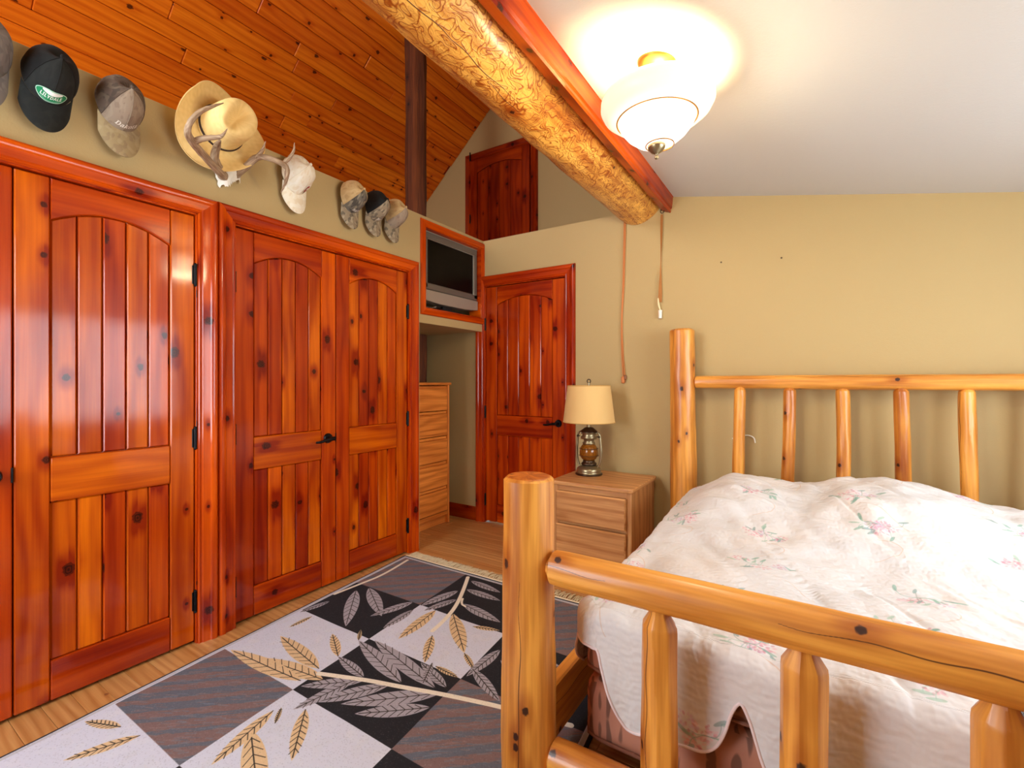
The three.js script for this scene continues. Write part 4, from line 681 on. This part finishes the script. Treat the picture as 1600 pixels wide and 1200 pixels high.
const lily = clearCanvas(384, 160, (g) => { g.fillStyle = '#1f7f57'; g.beginPath(); g.ellipse(192, 80, 188, 76, 0, 0, 7); g.fill(); g.fillStyle = '#0f8a55'; g.beginPath(); g.ellipse(192, 80, 176, 64, 0, 0, 7); g.fill(); g.strokeStyle = '#dff0e4'; g.lineWidth = 6; g.beginPath(); g.ellipse(192, 80, 180, 68, 0, 0, 7); g.stroke(); g.fillStyle = '#f3f7f0'; g.beginPath(); g.ellipse(192, 40, 120, 22, 0, 0, 7); g.fill(); g.font = 'bold 56px sans-serif'; g.textAlign = 'center'; g.textBaseline = 'middle'; g.fillText('LILYDALE', 192, 88, 300); g.strokeStyle = '#9fd3b4'; g.lineWidth = 4; g.beginPath(); g.ellipse(192, 84, 130, 52, 0, 0.5, 2.6); g.stroke(); });
const redC = clearCanvas(192, 192, (g) => { g.strokeStyle = '#a8322e'; g.lineWidth = 34; g.beginPath(); g.arc(96, 84, 52, 0.6, 5.4); g.stroke(); g.fillStyle = '#3a2420'; g.fillRect(56, 160, 80, 16); });
const BLK = fabric([15, 16, 16], [[20, 22, 21], [10, 11, 12]], 2), BLK2 = fabric([27, 30, 28], [[22, 25, 24], [32, 35, 32]], 3);
const GREYC = fabric([128, 122, 118], [[136, 130, 124], [116, 110, 106]], 4), TAUPE = fabric([150, 132, 112], [[128, 110, 94], [162, 146, 124]], 5, 0.6), DTAUPE = fabric([92, 76, 64], [[74, 62, 52], [104, 90, 74]], 6), KHAKI = fabric([158, 138, 100], [[140, 118, 88], [172, 154, 116]], 7, 0.6);
const CREAMC = fabric([236, 228, 206], [[226, 210, 178], [242, 238, 224]], 8, 0.6), TANC = fabric([196, 166, 116], [[176, 144, 96], [208, 182, 134]], 9, 0.6), CAMO = fabric([142, 126, 102], [[104, 94, 78], [164, 150, 124]], 10), DCAMO = fabric([104, 96, 84], [[74, 68, 60], [134, 124, 104]], 12);
const HY = 2.385, HX = XL + 0.048;
makeCap('plain grey cap cut off by the left edge of the photo', { at: V(HX, HY + 0.01, 0.375), rear: GREYC, front: GREYC, brim: GREYC });
makeCap('black cap with green oval emblem on the olive wall', { at: V(HX, HY, 0.55), rear: BLK, front: BLK2, brim: BLK2, slouch: 0.5, logo: [-0.62, 0.62, 0.06, 0.36, lily], swing: -4 });
makeCap('weathered taupe cap hanging just left of the straw hat', { at: V(HX, HY, 0.76), rear: DTAUPE, front: TAUPE, brim: KHAKI, slouch: 0.5, logo: [-0.5, 0.6, 0.04, 0.32, script('Dakota', '#e8e0d0')], swing: 5 });
makeCap('stained cream cap with small red letter, hanging right of the antlers', { at: V(HX, HY, 1.545), rear: CREAMC, front: CREAMC, brim: CREAMC, slouch: 0.8, logo: [0.1, 0.55, 0.08, 0.42, redC], swing: 4 });
const trio = 'three camouflage caps';
makeCap('leftmost of the three camouflage caps, with tan top', { at: V(HX, HY, 1.915), rear: TANC, front: DCAMO, brim: CAMO, logo: [-0.5, 0.6, 0.05, 0.32, script('Nufar', '#e6e2d8')], swing: 6, scale: 0.92, group: trio });
makeCap('middle of the three camouflage caps, with black top', { at: V(HX, HY, 2.10), rear: BLK, front: CAMO, brim: CAMO, logo: [-0.5, 0.6, 0.05, 0.32, script('Nufa', '#efe9dc')], swing: 6, scale: 0.92, group: trio });
makeCap('rightmost of the three camouflage caps, nearest the television', { at: V(HX, HY, 2.262), rear: TANC, front: TAUPE, brim: CAMO, logo: [-0.2, 0.5, 0.06, 0.3, script('JTI', '#4a3c30', 'bold 60px serif')], swing: 6, scale: 0.92, group: trio });

{
  const o = thing('straw_hat', 'pale straw cowboy hat hung behind the antlers', 'hat', V(XL + 0.05, 2.465, 1.155));
  const weave = dataTexture(256, 256, 0.1, 0.1, (u, v, c) => { const t = 0.5 + 0.25 * Math.sin((u + v) * 1600) + 0.25 * Math.sin((u - v) * 1600) + 0.4 * noise(u * 60, v * 60); c[0] = 230 + 18 * t; c[1] = 196 + 20 * t; c[2] = 124 + 22 * t; });
  const STRAW = std({ map: weave, roughness: 0.75, side: THREE.DoubleSide }), A = 0.098, B = 0.114, Hh = 0.15;
  const crown = (s, t) => { const a = s * Math.PI * 2, c = Math.cos(a), d = Math.sin(a), q = clamp(t / 0.72), cap = clamp((t - 0.72) / 0.28), sh = 1 - 0.16 * q - cap * (0.84 - 0.0), k = Math.max(0.0, cap === 0 ? sh : (1 - 0.16) * Math.cos(cap * Math.PI / 2)); const pinch = 1 - 0.12 * smooth(0.3, 1, q) * smooth(0.2, 0.9, d) * Math.abs(c); const x = A * k * c * pinch, z = B * k * d; let y = Hh * Math.sin(q * Math.PI / 2) ** 0.9 + 0.016 * Math.sin(cap * 1.57); y -= 0.034 * smooth(0.1, 0.8, cap) * Math.exp(-((x / 0.03) ** 2) - ((z / 0.085) ** 4)) - 0.012 * Math.exp(-(((Math.abs(x) - 0.05) / 0.022) ** 2)) * smooth(0, 0.5, cap); y += 0.012 * smooth(0.4, 1, q) * (z / B) * -1; return [x, y, z, s * 0.5, t * 0.2]; };
  mesh('crown', grid(48, 30, crown, true), STRAW, o);
  const brimPt = (s, t) => { const a = s * Math.PI * 2, c = Math.cos(a), d = Math.sin(a), w = 0.092 + 0.018 * Math.abs(d); const x = c * (A + w * t * (1 - 0.12 * t * c * c)), z = d * (B + w * t); return [x, 0.075 * t * t * c * c * (c > 0 ? 1 : 0.9) - 0.03 * t * d * d * t, z, x, z]; };
  mesh('brim', join([grid(64, 10, brimPt, true), grid(64, 10, (s, t) => { const p = brimPt(1 - s, t); p[1] -= 0.003; return p; }, true)]), STRAW, o);
  mesh('hat_band', join([0, 0.005].map((dy) => { const pts = []; for (let i = 0; i < 40; i++) { const p = crown(i / 40, 0.06); pts.push(new THREE.Vector3(p[0] * 1.03, 0.014 + dy, p[2] * 1.03)); } return new THREE.TubeGeometry(new THREE.CatmullRomCurve3(pts, true), 80, 0.003, 6, true); })), std({ color: '#33201a', roughness: 0.7 }), o);
  mesh('brim_edge', (() => { const pts = []; for (let i = 0; i < 60; i++) { const p = brimPt(i / 60, 1); pts.push(new THREE.Vector3(p[0], p[1] - 0.0015, p[2])); } return new THREE.TubeGeometry(new THREE.CatmullRomCurve3(pts, true), 120, 0.003, 6, true); })(), STRAW, o);
  const m = new THREE.Matrix4().makeBasis(new THREE.Vector3(0, 0, -1), new THREE.Vector3(1, 0, 0), new THREE.Vector3(0, -1, 0));
  o.quaternion.setFromRotationMatrix(m).premultiply(new THREE.Quaternion().setFromAxisAngle(new THREE.Vector3(0, 0, 1), 0.12)).premultiply(new THREE.Quaternion().setFromAxisAngle(new THREE.Vector3(1, 0, 0), -0.65));
}
{
  const o = thing('antler_mount', 'deer antlers on a white skull plate in front of the straw hat', 'antlers', V(0, 0, 0));
  const horn = dataTexture(256, 256, 0.2, 0.2, (u, v, c) => { const t = 0.5 + 0.5 * noise(u * 160, v * 30) + 0.3 * noise(u * 50, v * 12); c[0] = lerp(196, 128, t); c[1] = lerp(172, 100, t); c[2] = lerp(142, 74, t); });
  const HORN = std({ map: horn, bumpMap: horn, bumpScale: 0.002, roughness: 0.65 }), BONE = std({ color: '#e9e4d6', roughness: 0.8 });
  const P = (l) => l.map((p) => V(...p)), arm = (l, r, parent, name) => mesh(name, taperTube(P(l), r, 30, 10, 0.12), HORN, parent);
  const A = arm([[-2.43, 2.247, 1.181], [-2.36, 2.247, 1.106], [-2.29, 2.26, 1.02], [-2.22, 2.263, 0.951], [-2.17, 2.276, 0.911], [-2.14, 2.307, 0.91], [-2.12, 2.352, 0.935], [-2.11, 2.389, 0.974], [-2.11, 2.429, 1.022]], [0.019, 0.018, 0.017, 0.017, 0.014, 0.012, 0.010, 0.007, 0.002], o, 'antler');
  arm([[-2.22, 2.263, 0.951], [-2.18, 2.281, 0.981], [-2.14, 2.293, 1.021], [-2.12, 2.299, 1.026], [-2.10, 2.322, 1.033]], [0.013, 0.012, 0.009, 0.006, 0.0015], A, 'tine');
  arm([[-2.42, 2.265, 1.165], [-2.37, 2.29, 1.11], [-2.31, 2.325, 1.09], [-2.24, 2.325, 1.07]], [0.02, 0.019, 0.016, 0.006], A, 'tine');
  const B = arm([[-2.43, 2.28, 1.238], [-2.37, 2.314, 1.256], [-2.31, 2.352, 1.277], [-2.27, 2.35, 1.3], [-2.24, 2.34, 1.341], [-2.23, 2.322, 1.382], [-2.25, 2.289, 1.395], [-2.29, 2.261, 1.409], [-2.34, 2.232, 1.418]], [0.017, 0.017, 0.016, 0.015, 0.014, 0.014, 0.011, 0.007, 0.002], o, 'antler');
  arm([[-2.31, 2.346, 1.271], [-2.28, 2.378, 1.283], [-2.24, 2.412, 1.279]], [0.011, 0.008, 0.002], B, 'tine');
  arm([[-2.235, 2.338, 1.366], [-2.21, 2.365, 1.383], [-2.19, 2.403, 1.395], [-2.17, 2.433, 1.386]], [0.011, 0.009, 0.006, 0.0015], B, 'tine');
  // skull plate: a rough saddle of bone with a jagged lower edge
  const plate = grid(26, 14, (s, t) => { const a = lerp(-1, 1, s), y = lerp(0.055, -0.062 - 0.02 * Math.abs(noise(s * 14, 2)) * 2, t), wd = 0.068 * (1 - 0.25 * t) * (1 + 0.12 * noise(t * 7, 3)); return [XL + 0.006 + 0.052 * (1 - a * a) ** 0.6 * (0.6 + 0.4 * Math.sin(t * 3)) + 0.004 * noise(s * 12, t * 12), 2.30 + y + 0.035 * a, -(1.205 + a * wd + 0.012 * t), s, t]; });
  mesh('skull_plate', join([plate, boxAt(XL + 0.001, XL + 0.012, 2.26, 2.34, -1.245, -1.17, 0.004)]), std({ color: '#e9e4d6', roughness: 0.8, side: THREE.DoubleSide }), o);
  for (const p of [[-2.425, 2.25, 1.172], [-2.425, 2.283, 1.236]]) mesh('burr', new THREE.TorusGeometry(0.018, 0.006, 8, 18).rotateY(0.9).translate(...V(...p).toArray()), HORN, o);
}

// ---------------------------------------------------------------- small things on the bed wall
{
  const c = thing('extension_cord', 'orange extension cord hanging from the log beam beside the bedroom door', 'cord');
  const OR = std({ color: '#c97a3c', roughness: 0.55 });
  mesh('cord', join([tube([V(-1.166, 2.44, ZB - 0.012), V(-1.172, 2.2, ZB - 0.01), V(-1.178, 1.95, ZB - 0.009), V(-1.188, 1.7, ZB - 0.01), V(-1.186, 1.45, ZB - 0.01), V(-1.174, 1.27, ZB - 0.012)], 0.0042, 60), tube([V(-1.156, 2.44, ZB - 0.012), V(-1.163, 2.2, ZB - 0.009), V(-1.170, 1.95, ZB - 0.008), V(-1.184, 1.7, ZB - 0.009), V(-1.176, 1.45, ZB - 0.009), V(-1.162, 1.29, ZB - 0.012)], 0.0042, 60)]), OR, c);
  mesh('socket', chamferBox(0.026, 0.05, 0.02, 0.006).translate(-1.174, 1.255, -(ZB - 0.014)), OR, c);
  mesh('plug', join([chamferBox(0.02, 0.034, 0.018, 0.005).translate(-1.158, 1.275, -(ZB - 0.014)), boxAt(-1.163, -1.161, 1.237, 1.26, -ZB + 0.012, -ZB + 0.017, 0.0005), boxAt(-1.156, -1.154, 1.237, 1.26, -ZB + 0.012, -ZB + 0.017, 0.0005)]), std({ color: '#8a5426', roughness: 0.5 }), c);
}
{
  const s = thing('hanging_strap', 'brown strap with a white tip hanging from the log beam above the bed post', 'strap');
  mesh('strap', grid(2, 30, (a, t) => { const w = 0.008 + 0.006 * Math.sin(t * 3) + 0.004 * smooth(0.5, 1, t), x = -0.893 - 0.012 * t; return [x + (a - 0.5) * 2 * w * (0.6 + 0.4 * Math.cos(t * 6)), 2.425 - t * 0.62, -(ZB - 0.014 - 0.006 * Math.sin(t * 6) * (a - 0.5))]; }), std({ color: '#a5692c', roughness: 0.7, side: THREE.DoubleSide }), s);
  mesh('frayed_end', taperTube([V(-0.918, 1.835, ZB - 0.016), V(-0.914, 1.79, ZB - 0.016), V(-0.902, 1.745, ZB - 0.015)], [0.004, 0.008, 0.005], 12, 8), std({ color: '#e6d7a8', roughness: 0.9 }), s);
  mesh('metal_tip', join([new THREE.CylinderGeometry(0.0125, 0.0125, 0.055, 16).translate(-0.903, 1.718, -(ZB - 0.016)), new THREE.CylinderGeometry(0.0135, 0.0135, 0.006, 16).translate(-0.903, 1.745, -(ZB - 0.016))]), std({ color: '#eeeae0', roughness: 0.4 }), s);
  const h = thing('screw_hook', 'small dark hook screwed into the end of the log beam', 'hook');
  mesh('hook', join([new THREE.TorusGeometry(0.012, 0.003, 8, 20).translate(-0.885, 2.44, -(ZB - 0.03)), new THREE.SphereGeometry(0.009, 10, 8).translate(-0.89, 2.455, -(ZB - 0.03))]), DARKBRONZE, h);
}
{
  const w = thing('white_cable', 'short white cable curling out behind the first headboard spindle', 'cable');
  mesh('cable', tube([V(-0.437, 0.868, ZB - 0.005), V(-0.42, 0.885, ZB - 0.012), V(-0.38, 0.893, ZB - 0.014), V(-0.34, 0.896, ZB - 0.014), V(-0.312, 0.882, ZB - 0.01), V(-0.304, 0.85, ZB - 0.006)], 0.0042, 40), std({ color: '#efeee0', roughness: 0.6 }), w);
  for (const [x, y, label] of [[-0.505, 2.034, 'small nail in the wall above the bed post'], [-0.158, 2.014, 'small nail in the wall above the headboard spindles']]) { const n = thing('nail', label, 'nail', V(x, y, ZB)); mesh('shank', new THREE.CylinderGeometry(0.0025, 0.0025, 0.014, 8).rotateX(Math.PI / 2).translate(0, 0, 0.005), DARKBRONZE, n); mesh('head', new THREE.CylinderGeometry(0.0055, 0.0055, 0.003, 10).rotateX(Math.PI / 2).translate(0, 0, 0.013), DARKBRONZE, n); }
}
renderer.render(scene, camera);
